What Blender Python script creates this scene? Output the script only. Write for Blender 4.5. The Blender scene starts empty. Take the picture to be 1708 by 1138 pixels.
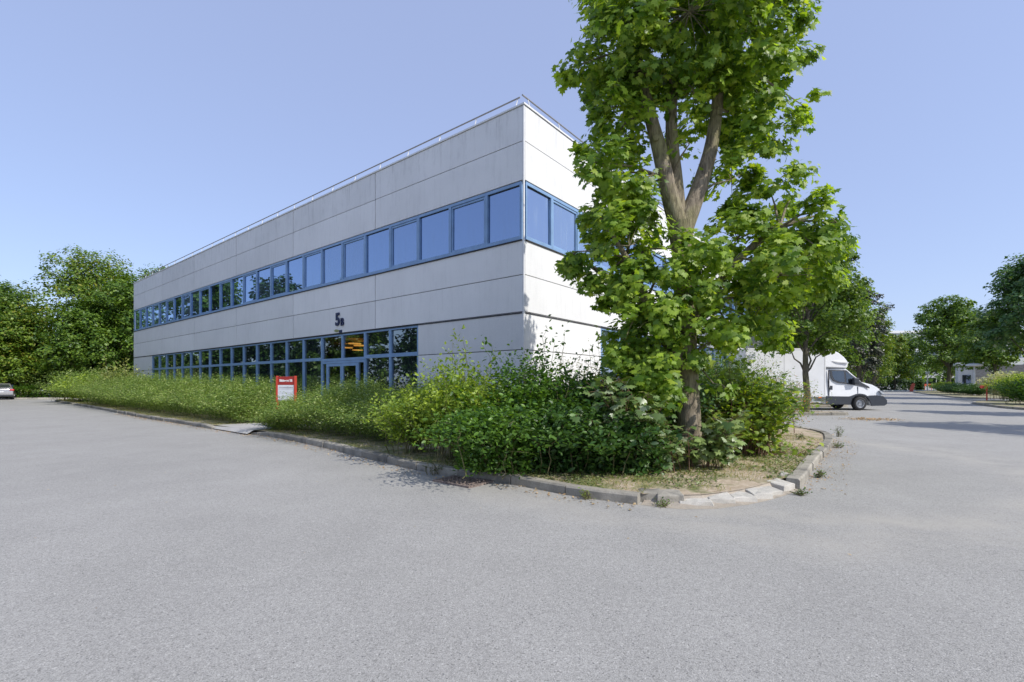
import bpy, bmesh, math, random
import numpy as np
from mathutils import Vector, Matrix, noise as mnoise

random.seed(7)
sc = bpy.context.scene
COL = sc.collection
PI = math.pi
F = 791.0; CX = 854.0; HY = 639.0; CH = 1.5          # camera calibration of the photograph (pixels of 1708x1138)
def G(px, py, z=0.0):
    """ground point seen at a photograph pixel"""
    Y = (CH - z) * F / (py - HY)
    return ((px - CX) / F * Y, Y)

# ------------------------------------------------------------------ helpers
def tag(o, label=None, cat=None, group=None, kind=None):
    if label: o['label'] = label
    if cat: o['category'] = cat
    if group: o['group'] = group
    if kind: o['kind'] = kind
    return o
def empty(name, loc=(0, 0, 0), rz=0.0):
    o = bpy.data.objects.new(name, None); COL.objects.link(o)
    o.empty_display_size = 0.2
    o.location = loc; o.rotation_euler = (0, 0, rz)
    return o
def kids(o): return [c for c in list(COL.objects) if c.parent == o]
def copy_tree(o, parent=None):
    c = o.copy(); COL.objects.link(c); c.parent = parent
    for ch in kids(o): copy_tree(ch, c)
    return c

class MB:
    def __init__(s): s.v = []; s.f = []; s.m = []; s.mi = 0
    def add(s, vs, fs):
        b = len(s.v); s.v += [tuple(p) for p in vs]
        for f in fs: s.f.append([b + i for i in f]); s.m.append(s.mi)
    def box(s, x0, x1, y0, y1, z0, z1, M=None):
        if x0 > x1: x0, x1 = x1, x0
        if y0 > y1: y0, y1 = y1, y0
        if z0 > z1: z0, z1 = z1, z0
        vs = [(x0,y0,z0),(x1,y0,z0),(x1,y1,z0),(x0,y1,z0),(x0,y0,z1),(x1,y0,z1),(x1,y1,z1),(x0,y1,z1)]
        if M is not None: vs = [M @ Vector(p) for p in vs]
        s.add(vs, [(0,3,2,1),(4,5,6,7),(0,1,5,4),(1,2,6,5),(2,3,7,6),(3,0,4,7)])
    def tube(s, pts, rad, n=8, cap=True):
        pts = [Vector(p) for p in pts]
        if not hasattr(rad, '__len__'): rad = [rad] * len(pts)
        vs = []; up = None
        for i, p in enumerate(pts):
            d = (pts[min(i+1, len(pts)-1)] - pts[max(i-1, 0)])
            if d.length < 1e-9: d = Vector((0,0,1))
            d.normalize()
            if up is None:
                up = d.orthogonal().normalized()
            a = (up - d * up.dot(d))
            if a.length < 1e-6: a = d.orthogonal()
            a.normalize(); up = a; b = d.cross(a)
            for k in range(n):
                an = 2 * PI * k / n
                vs.append(p + (a * math.cos(an) + b * math.sin(an)) * rad[i])
        fs = []
        for i in range(len(pts) - 1):
            for k in range(n):
                k2 = (k + 1) % n
                fs.append((i*n+k, i*n+k2, (i+1)*n+k2, (i+1)*n+k))
        if cap:
            fs.append(tuple(range(n))[::-1]); fs.append(tuple((len(pts)-1)*n + k for k in range(n)))
        s.add(vs, fs)
    def prism(s, poly, a, b, axis='y'):
        """extrude a 2-D polygon between a and b along axis"""
        def P(p, t):
            if axis == 'y': return (p[0], t, p[1])
            if axis == 'x': return (t, p[0], p[1])
            return (p[0], p[1], t)
        n = len(poly)
        vs = [P(p, a) for p in poly] + [P(p, b) for p in poly]
        s.add(vs, [tuple(range(n))[::-1], tuple(range(n, 2*n))] + [(i, (i+1) % n, n+(i+1) % n, n+i) for i in range(n)])
    def lathe(s, prof, c=(0,0,0), n=24, axis='z'):
        vs = []
        for r, h in prof:
            for k in range(n):
                a = 2*PI*k/n; p = (r*math.cos(a), r*math.sin(a), h)
                if axis == 'y': p = (p[0], p[2], p[1])
                vs.append((p[0]+c[0], p[1]+c[1], p[2]+c[2]))
        fs = []
        for i in range(len(prof)-1):
            for k in range(n):
                k2 = (k+1) % n; fs.append((i*n+k, i*n+k2, (i+1)*n+k2, (i+1)*n+k))
        s.add(vs, fs)
    def build(s, name, mats, parent=None, bevel=0.0, smooth=False, seg=2):
        me = bpy.data.meshes.new(name); me.from_pydata(s.v, [], s.f)
        if not isinstance(mats, (list, tuple)): mats = [mats]
        for m in mats: me.materials.append(m)
        for p, mi in zip(me.polygons, s.m): p.material_index = mi
        bm = bmesh.new(); bm.from_mesh(me); bmesh.ops.recalc_face_normals(bm, faces=bm.faces); bm.to_mesh(me); bm.free()
        if smooth:
            me.polygons.foreach_set('use_smooth', [True]*len(me.polygons))
            if hasattr(me, 'set_sharp_from_angle'): me.set_sharp_from_angle(angle=math.radians(40))
        o = bpy.data.objects.new(name, me); COL.objects.link(o); o.parent = parent
        if bevel:
            b = o.modifiers.new('bevel', 'BEVEL'); b.width = bevel; b.segments = seg; b.limit_method = 'ANGLE'; b.angle_limit = math.radians(35)
        return o

# ------------------------------------------------------------------ materials
def nodes(name):
    m = bpy.data.materials.new(name); m.use_nodes = True
    nt = m.node_tree; nt.nodes.clear()
    out = nt.nodes.new('ShaderNodeOutputMaterial')
    return m, nt, out
def N(nt, t, **kw):
    n = nt.nodes.new(t)
    for k, v in kw.items():
        if k.startswith('i_'): n.inputs[k[2:].replace('_', ' ')].default_value = v
        else: setattr(n, k, v)
    return n
def L(nt, a, b): nt.links.new(a, b)
def ramp(nt, stops, interp='LINEAR'):
    r = nt.nodes.new('ShaderNodeValToRGB'); r.color_ramp.interpolation = interp
    while len(r.color_ramp.elements) < len(stops): r.color_ramp.elements.new(0.5)
    for e, (p, c) in zip(r.color_ramp.elements, stops):
        e.position = p; e.color = (c[0], c[1], c[2], 1) if hasattr(c, '__len__') else (c, c, c, 1)
    return r
def noise(nt, vec, scale, detail=4, rough=0.55, dist=0.0):
    n = N(nt, 'ShaderNodeTexNoise'); n.inputs['Scale'].default_value = scale
    n.inputs['Detail'].default_value = detail; n.inputs['Roughness'].default_value = rough; n.inputs['Distortion'].default_value = dist
    if vec is not None: L(nt, vec, n.inputs['Vector'])
    return n
def mixc(nt, fac, a, b, mode='MIX'):
    m = nt.nodes.new('ShaderNodeMix'); m.data_type = 'RGBA'; m.blend_type = mode
    for inp, v in ((m.inputs[0], fac), (m.inputs[6], a), (m.inputs[7], b)):
        if hasattr(v, 'is_output') or isinstance(v, bpy.types.NodeSocket): L(nt, v, inp)
        elif hasattr(v, '__len__'): inp.default_value = (v[0], v[1], v[2], 1)
        else: inp.default_value = v
    return m.outputs[2]
def bump(nt, h, strength=0.3, dist=0.01):
    b = N(nt, 'ShaderNodeBump'); b.inputs['Strength'].default_value = strength; b.inputs['Distance'].default_value = dist
    L(nt, h, b.inputs['Height']); return b.outputs['Normal']
def objvec(nt): return N(nt, 'ShaderNodeTexCoord').outputs['Object']
def worldvec(nt): return N(nt, 'ShaderNodeNewGeometry').outputs['Position']
def mapped(nt, vec, sc_):
    m = N(nt, 'ShaderNodeMapping'); m.inputs['Scale'].default_value = sc_; L(nt, vec, m.inputs['Vector']); return m.outputs['Vector']

def simple(name, col, rough=0.6, metal=0.0, spec=0.5, var=0.12, vs=6.0, coat=0.0):
    m, nt, out = nodes(name)
    p = N(nt, 'ShaderNodeBsdfPrincipled')
    v = objvec(nt); n = noise(nt, v, vs, 5)
    r = ramp(nt, [(0.3, [c*(1-var) for c in col]), (0.7, [min(1, c*(1+var)) for c in col])])
    L(nt, n.outputs['Fac'], r.inputs['Fac']); L(nt, r.outputs['Color'], p.inputs['Base Color'])
    p.inputs['Roughness'].default_value = rough; p.inputs['Metallic'].default_value = metal
    p.inputs['Specular IOR Level'].default_value = spec; p.inputs['Coat Weight'].default_value = coat
    L(nt, p.outputs[0], out.inputs[0])
    return m
def emit(name, col, s):
    m, nt, out = nodes(name); e = N(nt, 'ShaderNodeEmission'); e.inputs[0].default_value = (*col, 1); e.inputs[1].default_value = s
    L(nt, e.outputs[0], out.inputs[0]); return m

def leafmat(name, c0, c1, trans=0.35, tcol=None, gloss=0.45, hue2=None, hue2_amt=0.08):
    """leaves: colour varies from leaf to leaf and from clump to clump"""
    m, nt, out = nodes(name)
    g = N(nt, 'ShaderNodeNewGeometry')
    r = ramp(nt, [(0.0, c0), (0.8, c1), (1.0, [min(1, c*1.25) for c in c1])])
    L(nt, g.outputs['Random Per Island'], r.inputs['Fac'])
    n = noise(nt, g.outputs['Position'], 1.3, 2)
    r2 = ramp(nt, [(0.35, (0.75, 0.8, 0.8)), (0.65, (1.2, 1.12, 1.0))]); L(nt, n.outputs['Fac'], r2.inputs['Fac'])
    c = mixc(nt, 1.0, r.outputs['Color'], r2.outputs['Color'], 'MULTIPLY')
    if hue2:
        w = N(nt, 'ShaderNodeMath', operation='MULTIPLY'); w.inputs[1].default_value = 7.31; L(nt, g.outputs['Random Per Island'], w.inputs[0])
        fr = N(nt, 'ShaderNodeMath', operation='FRACT'); L(nt, w.outputs[0], fr.inputs[0])
        lt = N(nt, 'ShaderNodeMath', operation='LESS_THAN'); lt.inputs[1].default_value = hue2_amt; L(nt, fr.outputs[0], lt.inputs[0])
        c = mixc(nt, lt.outputs[0], c, hue2)
    p = N(nt, 'ShaderNodeBsdfPrincipled'); L(nt, c, p.inputs['Base Color'])
    p.inputs['Roughness'].default_value = gloss; p.inputs['Specular IOR Level'].default_value = 0.45
    t = N(nt, 'ShaderNodeBsdfTranslucent')
    tc = mixc(nt, 1.0, c, tcol or (1.7, 1.6, 0.5), 'MULTIPLY'); L(nt, tc, t.inputs[0])
    mx = N(nt, 'ShaderNodeMixShader'); mx.inputs[0].default_value = trans
    L(nt, p.outputs[0], mx.inputs[1]); L(nt, t.outputs[0], mx.inputs[2]); L(nt, mx.outputs[0], out.inputs[0])
    return m

M = {}
def mk_materials():
    # asphalt --------------------------------------------------
    m, nt, out = nodes('asphalt'); v = worldvec(nt)
    p = N(nt, 'ShaderNodeBsdfPrincipled')
    big = noise(nt, v, 0.16, 4, 0.6); patch = noise(nt, v, 0.45, 5, 0.6, 0.8); med = noise(nt, v, 1.1, 5, 0.65); fine = noise(nt, v, 125, 2, 0.8)
    vo = N(nt, 'ShaderNodeTexVoronoi'); vo.inputs['Scale'].default_value = 105; L(nt, v, vo.inputs['Vector'])
    r1 = ramp(nt, [(0.3, (0.315, 0.307, 0.288)), (0.7, (0.355, 0.346, 0.325))]); L(nt, big.outputs['Fac'], r1.inputs['Fac'])
    r2 = ramp(nt, [(0.3, 0.94), (0.7, 1.05)]); L(nt, med.outputs['Fac'], r2.inputs['Fac'])
    r3 = ramp(nt, [(0.22, 0.42), (0.42, 0.85), (0.55, 1.04), (0.75, 1.5)]); L(nt, fine.outputs['Fac'], r3.inputs['Fac'])
    vc = ramp(nt, [(0.0, 0.35), (0.16, 0.8), (0.5, 1.0), (0.85, 1.12), (1.0, 1.6)]); L(nt, vo.outputs['Color'], vc.inputs['Fac'])
    c = mixc(nt, 1.0, r1.outputs['Color'], r2.outputs['Color'], 'MULTIPLY')
    c = mixc(nt, 1.0, c, r3.outputs['Color'], 'MULTIPLY')
    c = mixc(nt, 0.9, c, vc.outputs['Color'], 'MULTIPLY')
    gr = noise(nt, v, 24, 3, 0.8); rg = ramp(nt, [(0.3, 0.90), (0.5, 1.0), (0.7, 1.10)]); L(nt, gr.outputs['Fac'], rg.inputs['Fac']); c = mixc(nt, 1.0, c, rg.outputs['Color'], 'MULTIPLY')
    rpa = ramp(nt, [(0.40, 0.97), (0.52, 1.0), (0.66, 1.02)]); L(nt, patch.outputs['Fac'], rpa.inputs['Fac']); c = mixc(nt, 1.0, c, rpa.outputs['Color'], 'MULTIPLY')
    # sparse dark pits
    vo2 = N(nt, 'ShaderNodeTexVoronoi'); vo2.inputs['Scale'].default_value = 17; L(nt, v, vo2.inputs['Vector'])
    pit = ramp(nt, [(0.05, 1.0), (0.12, 0.0)]); L(nt, vo2.outputs['Distance'], pit.inputs['Fac'])
    c = mixc(nt, pit.outputs['Color'], c, (0.13, 0.13, 0.135))
    # worn dusty arc sweeping round the tip of the bed and toward the right
    d = N(nt, 'ShaderNodeVectorMath', operation='DISTANCE'); d.inputs[1].default_value = (4.2, 9.9, 0); L(nt, v, d.inputs[0])
    wob = noise(nt, v, 0.9, 3)
    ad = N(nt, 'ShaderNodeMath', operation='MULTIPLY_ADD'); ad.inputs[1].default_value = 1.3; L(nt, wob.outputs['Fac'], ad.inputs[0]); L(nt, d.outputs['Value'], ad.inputs[2])
    mr = N(nt, 'ShaderNodeMapRange'); mr.inputs['From Min'].default_value = 0; mr.inputs['From Max'].default_value = 12; L(nt, ad.outputs[0], mr.inputs['Value'])
    arc = ramp(nt, [(0.40, 0.0), (0.46, 0.7), (0.49, 0.15), (0.50, 0.55), (0.56, 0.0)]); L(nt, mr.outputs[0], arc.inputs['Fac'])
    br = ramp(nt, [(0.35, 0.0), (0.65, 1.0)]); L(nt, med.outputs['Fac'], br.inputs['Fac'])
    af = mixc(nt, 1.0, arc.outputs['Color'], br.outputs['Color'], 'MULTIPLY')
    c = mixc(nt, af, c, (0.40, 0.375, 0.33))
    L(nt, c, p.inputs['Base Color']); p.inputs['Roughness'].default_value = 0.88; p.inputs['Specular IOR Level'].default_value = 0.3
    L(nt, bump(nt, fine.outputs['Fac'], 0.55, 0.008), p.inputs['Normal']); L(nt, p.outputs[0], out.inputs[0]); M['asphalt'] = m

    # precast wall panels --------------------------------------
    def wallmat(name, base, streak=0.5):
        m, nt, out = nodes(name); v = objvec(nt); p = N(nt, 'ShaderNodeBsdfPrincipled')
        n1 = noise(nt, v, 0.5, 4, 0.6)
        n2 = noise(nt, mapped(nt, v, (5, 5, 0.35)), 1.6, 5, 0.65)
        n3 = noise(nt, mapped(nt, v, (1, 1, 1)), 45, 3, 0.6)
        r = ramp(nt, [(0.3, [c*0.9 for c in base]), (0.7, base)]); L(nt, n1.outputs['Fac'], r.inputs['Fac'])
        s = ramp(nt, [(0.50, 0.0), (0.72, 1.0)]); n4 = noise(nt, mapped(nt, v, (2.2, 2.2, 1.1)), 1.3, 6, 0.75); sm = mixc(nt, 0.45, n2.outputs['Fac'], n4.outputs['Fac']); L(nt, sm, s.inputs['Fac'])
        # stains hang below the roof edge and below each window band
        sx = N(nt, 'ShaderNodeSeparateXYZ'); L(nt, v, sx.inputs[0])
        zz = N(nt, 'ShaderNodeMapRange'); zz.inputs['From Min'].default_value = 0; zz.inputs['From Max'].default_value = 9; L(nt, sx.outputs['Z'], zz.inputs['Value'])
        zr = ramp(nt, [(0.0, 1.0), (0.1, 0.35), (0.36, 0.2), (0.46, 0.35), (0.60, 0.25), (0.76, 0.75), (0.79, 0.35), (0.9, 0.5), (0.985, 1.0)]); L(nt, zz.outputs[0], zr.inputs['Fac'])
        f = mixc(nt, 1.0, s.outputs['Color'], zr.outputs['Color'], 'MULTIPLY')
        f2 = N(nt, 'ShaderNodeMath', operation='MULTIPLY'); f2.inputs[1].default_value = streak; L(nt, f, f2.inputs[0])
        c = mixc(nt, f2.outputs[0], r.outputs['Color'], (0.20, 0.20, 0.19))
        g = ramp(nt, [(0.3, 0.93), (0.7, 1.05)]); L(nt, n3.outputs['Fac'], g.inputs['Fac'])
        c = mixc(nt, 1.0, c, g.outputs['Color'], 'MULTIPLY')
        gi = N(nt, 'ShaderNodeNewGeometry'); ri = ramp(nt, [(0.0, 0.93), (1.0, 1.03)]); L(nt, gi.outputs['Random Per Island'], ri.inputs['Fac'])
        c = mixc(nt, 1.0, c, ri.outputs['Color'], 'MULTIPLY')
        L(nt, c, p.inputs['Base Color']); p.inputs['Roughness'].default_value = 0.75; p.inputs['Specular IOR Level'].default_value = 0.3
        L(nt, bump(nt, n3.outputs['Fac'], 0.15, 0.004), p.inputs['Normal']); L(nt, p.outputs[0], out.inputs[0]); return m
    M['wall'] = wallmat('white precast panel', (0.765, 0.765, 0.76))
    M['joint'] = simple('dark joint', (0.035, 0.035, 0.04), 0.9)
    M['coping'] = simple('white coping metal', (0.7, 0.7, 0.7), 0.45, var=0.05)
    M['core'] = simple('dark interior', (0.02, 0.022, 0.025), 0.9)
    M['roof'] = simple('roof gravel', (0.3, 0.3, 0.29), 0.9, vs=40)
    M['frame'] = simple('blue window frame', (0.205, 0.33, 0.52), 0.35, var=0.12, vs=2.5)
    M['gasket'] = simple('black gasket', (0.01, 0.012, 0.02), 0.6)
    M['rail'] = simple('weathered rail', (0.27, 0.26, 0.25), 0.5, 0.4)
    M['railpost'] = simple('white rail post', (0.55, 0.55, 0.54), 0.5)
    # glass ----------------------------------------------------
    def glass(name, tint, refl, clear=0.0, dark=(0.012, 0.016, 0.02), dirt=0.12):
        m, nt, out = nodes(name); v = objvec(nt)
        d = N(nt, 'ShaderNodeBsdfDiffuse'); d.inputs[0].default_value = (*dark, 1)
        g = N(nt, 'ShaderNodeBsdfGlossy'); g.inputs['Color'].default_value = (*tint, 1); g.inputs['Roughness'].default_value = 0.015
        n = noise(nt, v, 0.8, 2); L(nt, bump(nt, n.outputs['Fac'], 0.05, 0.02), g.inputs['Normal'])
        base = d.outputs[0]
        if clear:
            t = N(nt, 'ShaderNodeBsdfTransparent'); t.inputs[0].default_value = (0.8, 0.85, 0.85, 1)
            mm = N(nt, 'ShaderNodeMixShader'); mm.inputs[0].default_value = clear
            L(nt, base, mm.inputs[1]); L(nt, t.outputs[0], mm.inputs[2]); base = mm.outputs[0]
        fc = N(nt, 'ShaderNodeLayerWeight'); fc.inputs['Blend'].default_value = 0.5
        lw = N(nt, 'ShaderNodeMath', operation='POWER'); lw.inputs[1].default_value = 4.5; L(nt, fc.outputs['Facing'], lw.inputs[0])
        a = N(nt, 'ShaderNodeMath', operation='ADD'); a.inputs[1].default_value = refl; a.use_clamp = True; L(nt, lw.outputs[0], a.inputs[0])
        mx = N(nt, 'ShaderNodeMixShader'); L(nt, a.outputs[0], mx.inputs[0]); L(nt, base, mx.inputs[1]); L(nt, g.outputs[0], mx.inputs[2])
        # dust film streaks
        dn = noise(nt, mapped(nt, v, (6, 6, 0.8)), 1.5, 4); dr = ramp(nt, [(0.5, 0.0), (0.8, dirt)]); L(nt, dn.outputs['Fac'], dr.inputs['Fac'])
        dd = N(nt, 'ShaderNodeBsdfDiffuse'); dd.inputs[0].default_value = (0.3, 0.4, 0.55, 1)
        if clear == 0:
            oi = N(nt, 'ShaderNodeObjectInfo'); rb = ramp(nt, [(0.0, 0.0), (0.45, 0.03), (0.7, 0.10), (1.0, 0.24)]); L(nt, oi.outputs['Random'], rb.inputs['Fac'])
            drc = mixc(nt, 1.0, dr.outputs['Color'], rb.outputs['Color'], 'ADD') if dirt > 0.1 else dr.outputs['Color']
        else: drc = dr.outputs['Color']
        m2 = N(nt, 'ShaderNodeMixShader'); L(nt, drc, m2.inputs[0]); L(nt, mx.outputs[0], m2.inputs[1]); L(nt, dd.outputs[0], m2.inputs[2])
        L(nt, m2.outputs[0], out.inputs[0]); return m
    M['glass_up'] = glass('blue solar glass', (0.45, 0.60, 0.85), 0.60, dirt=0.15)
    M['glass_side'] = glass('solar glass with sunlit tint', (0.70, 0.82, 1.0), 0.62, dirt=0.3)  # same glazing, brighter sky reflection put into its tint; dustier too
    M['glass_low'] = glass('dark office glass', (0.75, 0.85, 0.9), 0.30, dirt=0.03)
    M['glass_lobby'] = glass('lobby glass', (0.8, 0.85, 0.85), 0.16, clear=0.9, dirt=0.02)
    M['glass_car'] = glass('vehicle glass', (0.8, 0.9, 1.0), 0.12, clear=0.55, dirt=0.03)
    M['glass_far'] = glass('far window glass', (0.5, 0.6, 0.8), 0.3)
    M['lobby'] = simple('warm lobby wall', (0.42, 0.32, 0.16), 0.8)
    M['lamp_orange'] = emit('lobby lamp', (1.0, 0.42, 0.08), 0.85)
    M['steel'] = simple('brushed steel', (0.55, 0.58, 0.6), 0.35, 0.6)
    # kerb / concrete ------------------------------------------
    def conc(name, a, b, dark=(0.10, 0.095, 0.085), amt=0.5, sc_=3.0):
        m, nt, out = nodes(name); v = worldvec(nt); p = N(nt, 'ShaderNodeBsdfPrincipled')
        n1 = noise(nt, v, sc_, 6, 0.7); n2 = noise(nt, v, sc_*12, 4, 0.7); n3 = noise(nt, v, sc_*0.5, 4, 0.6)
        r = ramp(nt, [(0.3, a), (0.7, b)]); L(nt, n1.outputs['Fac'], r.inputs['Fac'])
        s = ramp(nt, [(0.5, 0.0), (0.68, amt)]); L(nt, n3.outputs['Fac'], s.inputs['Fac'])
        c = mixc(nt, s.outputs['Color'], r.outputs['Color'], dark)
        g = ramp(nt, [(0.3, 0.8), (0.7, 1.15)]); L(nt, n2.outputs['Fac'], g.inputs['Fac'])
        c = mixc(nt, 1.0, c, g.outputs['Color'], 'MULTIPLY')
        gi = N(nt, 'ShaderNodeNewGeometry'); ri = ramp(nt, [(0.0, 0.78), (1.0, 1.12)]); L(nt, gi.outputs['Random Per Island'], ri.inputs['Fac'])
        c = mixc(nt, 1.0, c, ri.outputs['Color'], 'MULTIPLY')
        L(nt, c, p.inputs['Base Color']); p.inputs['Roughness'].default_value = 0.9
        L(nt, bump(nt, n2.outputs['Fac'], 0.6, 0.015), p.inputs['Normal']); L(nt, p.outputs[0], out.inputs[0]); return m
    M['kerb'] = conc('kerb concrete', (0.24, 0.22, 0.18), (0.43, 0.40, 0.34), amt=0.8, sc_=6)
    M['stone'] = conc('pale broken stone', (0.42, 0.40, 0.355), (0.62, 0.59, 0.53), amt=0.35, sc_=9)
    M['grit'] = conc('gritty soil', (0.33, 0.28, 0.22), (0.46, 0.41, 0.34), amt=0.5, sc_=7)
    M['path'] = conc('path concrete', (0.38, 0.37, 0.35), (0.47, 0.46, 0.44), amt=0.2)
    M['rust'] = simple('rusty iron', (0.24, 0.19, 0.165), 0.8, 0.3, var=0.4, vs=30)
    M['pit'] = simple('drain pit', (0.01, 0.01, 0.01), 1.0)
    # bed soil with dry grass ----------------------------------
    def soil(name, greenamt):
        m, nt, out = nodes(name); v = worldvec(nt); p = N(nt, 'ShaderNodeBsdfPrincipled')
        n1 = noise(nt, v, 0.9, 5, 0.65); n2 = noise(nt, v, 14, 5, 0.7); n3 = noise(nt, v, 2.3, 5, 0.7)
        r = ramp(nt, [(0.3, (0.29, 0.22, 0.15)), (0.5, (0.43, 0.345, 0.25)), (0.7, (0.55, 0.46, 0.36))]); L(nt, n2.outputs['Fac'], r.inputs['Fac'])
        r2 = ramp(nt, [(greenamt, 0.0), (greenamt+0.16, 0.85)]); L(nt, n3.outputs['Fac'], r2.inputs['Fac'])
        g = ramp(nt, [(0.3, (0.07, 0.10, 0.02)), (0.7, (0.17, 0.20, 0.05))]); L(nt, n2.outputs['Fac'], g.inputs['Fac'])
        c = mixc(nt, r2.outputs['Color'], r.outputs['Color'], g.outputs['Color'])
        L(nt, c, p.inputs['Base Color']); p.inputs['Roughness'].default_value = 0.95
        L(nt, bump(nt, n2.outputs['Fac'], 0.8, 0.03), p.inputs['Normal']); L(nt, p.outputs[0], out.inputs[0]); return m
    M['soil'] = soil('sandy soil and dry turf', 0.5)
    M['soil_green'] = soil('mossy turf', 0.40)
    # bark -----------------------------------------------------
    def bark(name, a, b, sc_=9):
        m, nt, out = nodes(name); v = objvec(nt); p = N(nt, 'ShaderNodeBsdfPrincipled')
        n1 = noise(nt, mapped(nt, v, (1, 1, 0.22)), sc_*2.2, 6, 0.7, 0.6); n2 = noise(nt, v, 1.4, 4)
        r = ramp(nt, [(0.32, [c*0.35 for c in a]), (0.5, a), (0.72, b)]); L(nt, n1.outputs['Fac'], r.inputs['Fac'])
        g = ramp(nt, [(0.42, (1, 1, 1)), (0.64, (0.85, 0.95, 0.6))]); L(nt, n2.outputs['Fac'], g.inputs['Fac'])
        c = mixc(nt, 1.0, r.outputs['Color'], g.outputs['Color'], 'MULTIPLY')
        L(nt, c, p.inputs['Base Color']); p.inputs['Roughness'].default_value = 0.9
        L(nt, bump(nt, n1.outputs['Fac'], 0.9, 0.03), p.inputs['Normal']); L(nt, p.outputs[0], out.inputs[0]); return m
    M['bark'] = bark('maple bark', (0.22, 0.18, 0.13), (0.34, 0.29, 0.22))
    M['bark_dark'] = bark('dark bark', (0.10, 0.085, 0.065), (0.17, 0.145, 0.11))
    M['twig'] = simple('green twig', (0.13, 0.12, 0.05), 0.8)
    M['twig_red'] = simple('red twig', (0.15, 0.085, 0.05), 0.8)
    # leaves ---------------------------------------------------
    M['maple'] = leafmat('maple leaves', (0.065, 0.15, 0.016), (0.245, 0.37, 0.048), 0.5, hue2=(0.34, 0.44, 0.06), hue2_amt=0.14)
    M['maple_island'] = leafmat('island maple leaves', (0.045, 0.11, 0.014), (0.15, 0.24, 0.035), 0.4)  # deeper green for the smaller maple on the island
    M['maple_pale'] = leafmat('pale maple leaves', (0.05, 0.11, 0.025), (0.19, 0.27, 0.10), 0.3, gloss=0.35, hue2=(0.34, 0.40, 0.24), hue2_amt=0.13)
    M['maple2'] = leafmat('second maple leaves', (0.07, 0.14, 0.015), (0.22, 0.32, 0.045), 0.45, hue2=(0.34, 0.42, 0.05), hue2_amt=0.12)
    M['hedge'] = leafmat('hedge leaves', (0.065, 0.13, 0.022), (0.21, 0.31, 0.065), 0.32, hue2=(0.40, 0.47, 0.18), hue2_amt=0.12)
    M['lime'] = leafmat('yellow green leaves', (0.12, 0.21, 0.03), (0.32, 0.43, 0.07), 0.4)
    M['mid'] = leafmat('mid green leaves', (0.035, 0.10, 0.014), (0.11, 0.22, 0.03), 0.35)
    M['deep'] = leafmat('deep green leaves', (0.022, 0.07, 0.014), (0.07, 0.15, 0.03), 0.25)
    M['feather'] = leafmat('feathery leaves', (0.14, 0.17, 0.04), (0.32, 0.36, 0.11), 0.35)
    M['orange_tip'] = leafmat('fine leaves with orange tips', (0.06, 0.11, 0.02), (0.20, 0.26, 0.05), 0.3, hue2=(0.50, 0.20, 0.06), hue2_amt=0.13)
    M['tree_bright'] = leafmat('bright tree leaves', (0.055, 0.125, 0.014), (0.17, 0.26, 0.035), 0.35, hue2=(0.27, 0.28, 0.04), hue2_amt=0.10)
    M['tree_mid'] = leafmat('tree leaves', (0.04, 0.105, 0.014), (0.15, 0.245, 0.035), 0.35)
    M['tree_dark'] = leafmat('dark tree leaves', (0.02, 0.06, 0.014), (0.07, 0.14, 0.03), 0.25)
    M['tree_blue'] = leafmat('blue green tree leaves', (0.035, 0.10, 0.035), (0.13, 0.24, 0.08), 0.25, hue2=(0.26, 0.32, 0.22), hue2_amt=0.05)
    M['tree_purple'] = leafmat('dark purple leaves', (0.018, 0.028, 0.018), (0.06, 0.08, 0.048), 0.15, tcol=(1.2, 0.9, 0.8), hue2=(0.26, 0.25, 0.2), hue2_amt=0.12)
    M['silver'] = leafmat('silvery grass blades', (0.30, 0.34, 0.22), (0.58, 0.60, 0.46), 0.3)
    M['grass'] = leafmat('grass blades', (0.09, 0.14, 0.02), (0.25, 0.29, 0.06), 0.3, hue2=(0.45, 0.36, 0.18), hue2_amt=0.35)
    M['mid_ground'] = leafmat('low weed leaves', (0.08, 0.12, 0.04), (0.20, 0.25, 0.09), 0.25)
    M['dryleaf'] = leafmat('dry leaf litter', (0.28, 0.17, 0.08), (0.5, 0.36, 0.2), 0.1)
    # paints ---------------------------------------------------
    M['white_paint'] = simple('white vehicle paint', (0.74, 0.75, 0.77), 0.25, var=0.03, coat=0.5)
    M['box_white'] = simple('white box panel', (0.70, 0.71, 0.73), 0.4, var=0.05, vs=1.5)
    M['grey_plastic'] = simple('dark grey plastic', (0.03, 0.036, 0.048), 0.55)
    M['tyre'] = simple('tyre rubber', (0.022, 0.022, 0.024), 0.8)
    M['rim'] = simple('wheel rim', (0.35, 0.36, 0.38), 0.35, 0.7)
    M['silver_paint'] = simple('silver car paint', (0.42, 0.42, 0.44), 0.25, 0.5, var=0.04, coat=0.5)
    M['tail_red'] = simple('red tail light', (0.55, 0.02, 0.03), 0.2)
    M['orange'] = simple('orange marker', (0.7, 0.2, 0.03), 0.4)
    M['headlamp'] = simple('headlamp', (0.5, 0.53, 0.56), 0.1, 0.3)
    M['red'] = simple('red sign paint', (0.33, 0.03, 0.025), 0.4, var=0.1)
    M['redpost'] = simple('red orange post paint', (0.50, 0.06, 0.035), 0.4, var=0.1)
    M['signwhite'] = simple('white sign panel', (0.68, 0.70, 0.74), 0.5, var=0.05)
    M['textwhite'] = simple('white lettering', (0.8, 0.8, 0.8), 0.5)
    M['textgrey'] = simple('grey lettering', (0.35, 0.32, 0.34), 0.6)
    M['navy'] = simple('navy lettering', (0.012, 0.02, 0.07), 0.45)
    M['olive'] = simple('olive leaf emblem', (0.23, 0.25, 0.08), 0.5)
    M['lampwhite'] = simple('white lamp post paint', (0.62, 0.63, 0.64), 0.5)
    M['blueroad'] = simple('pale kerb paint', (0.55, 0.6, 0.62), 0.7)
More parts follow.
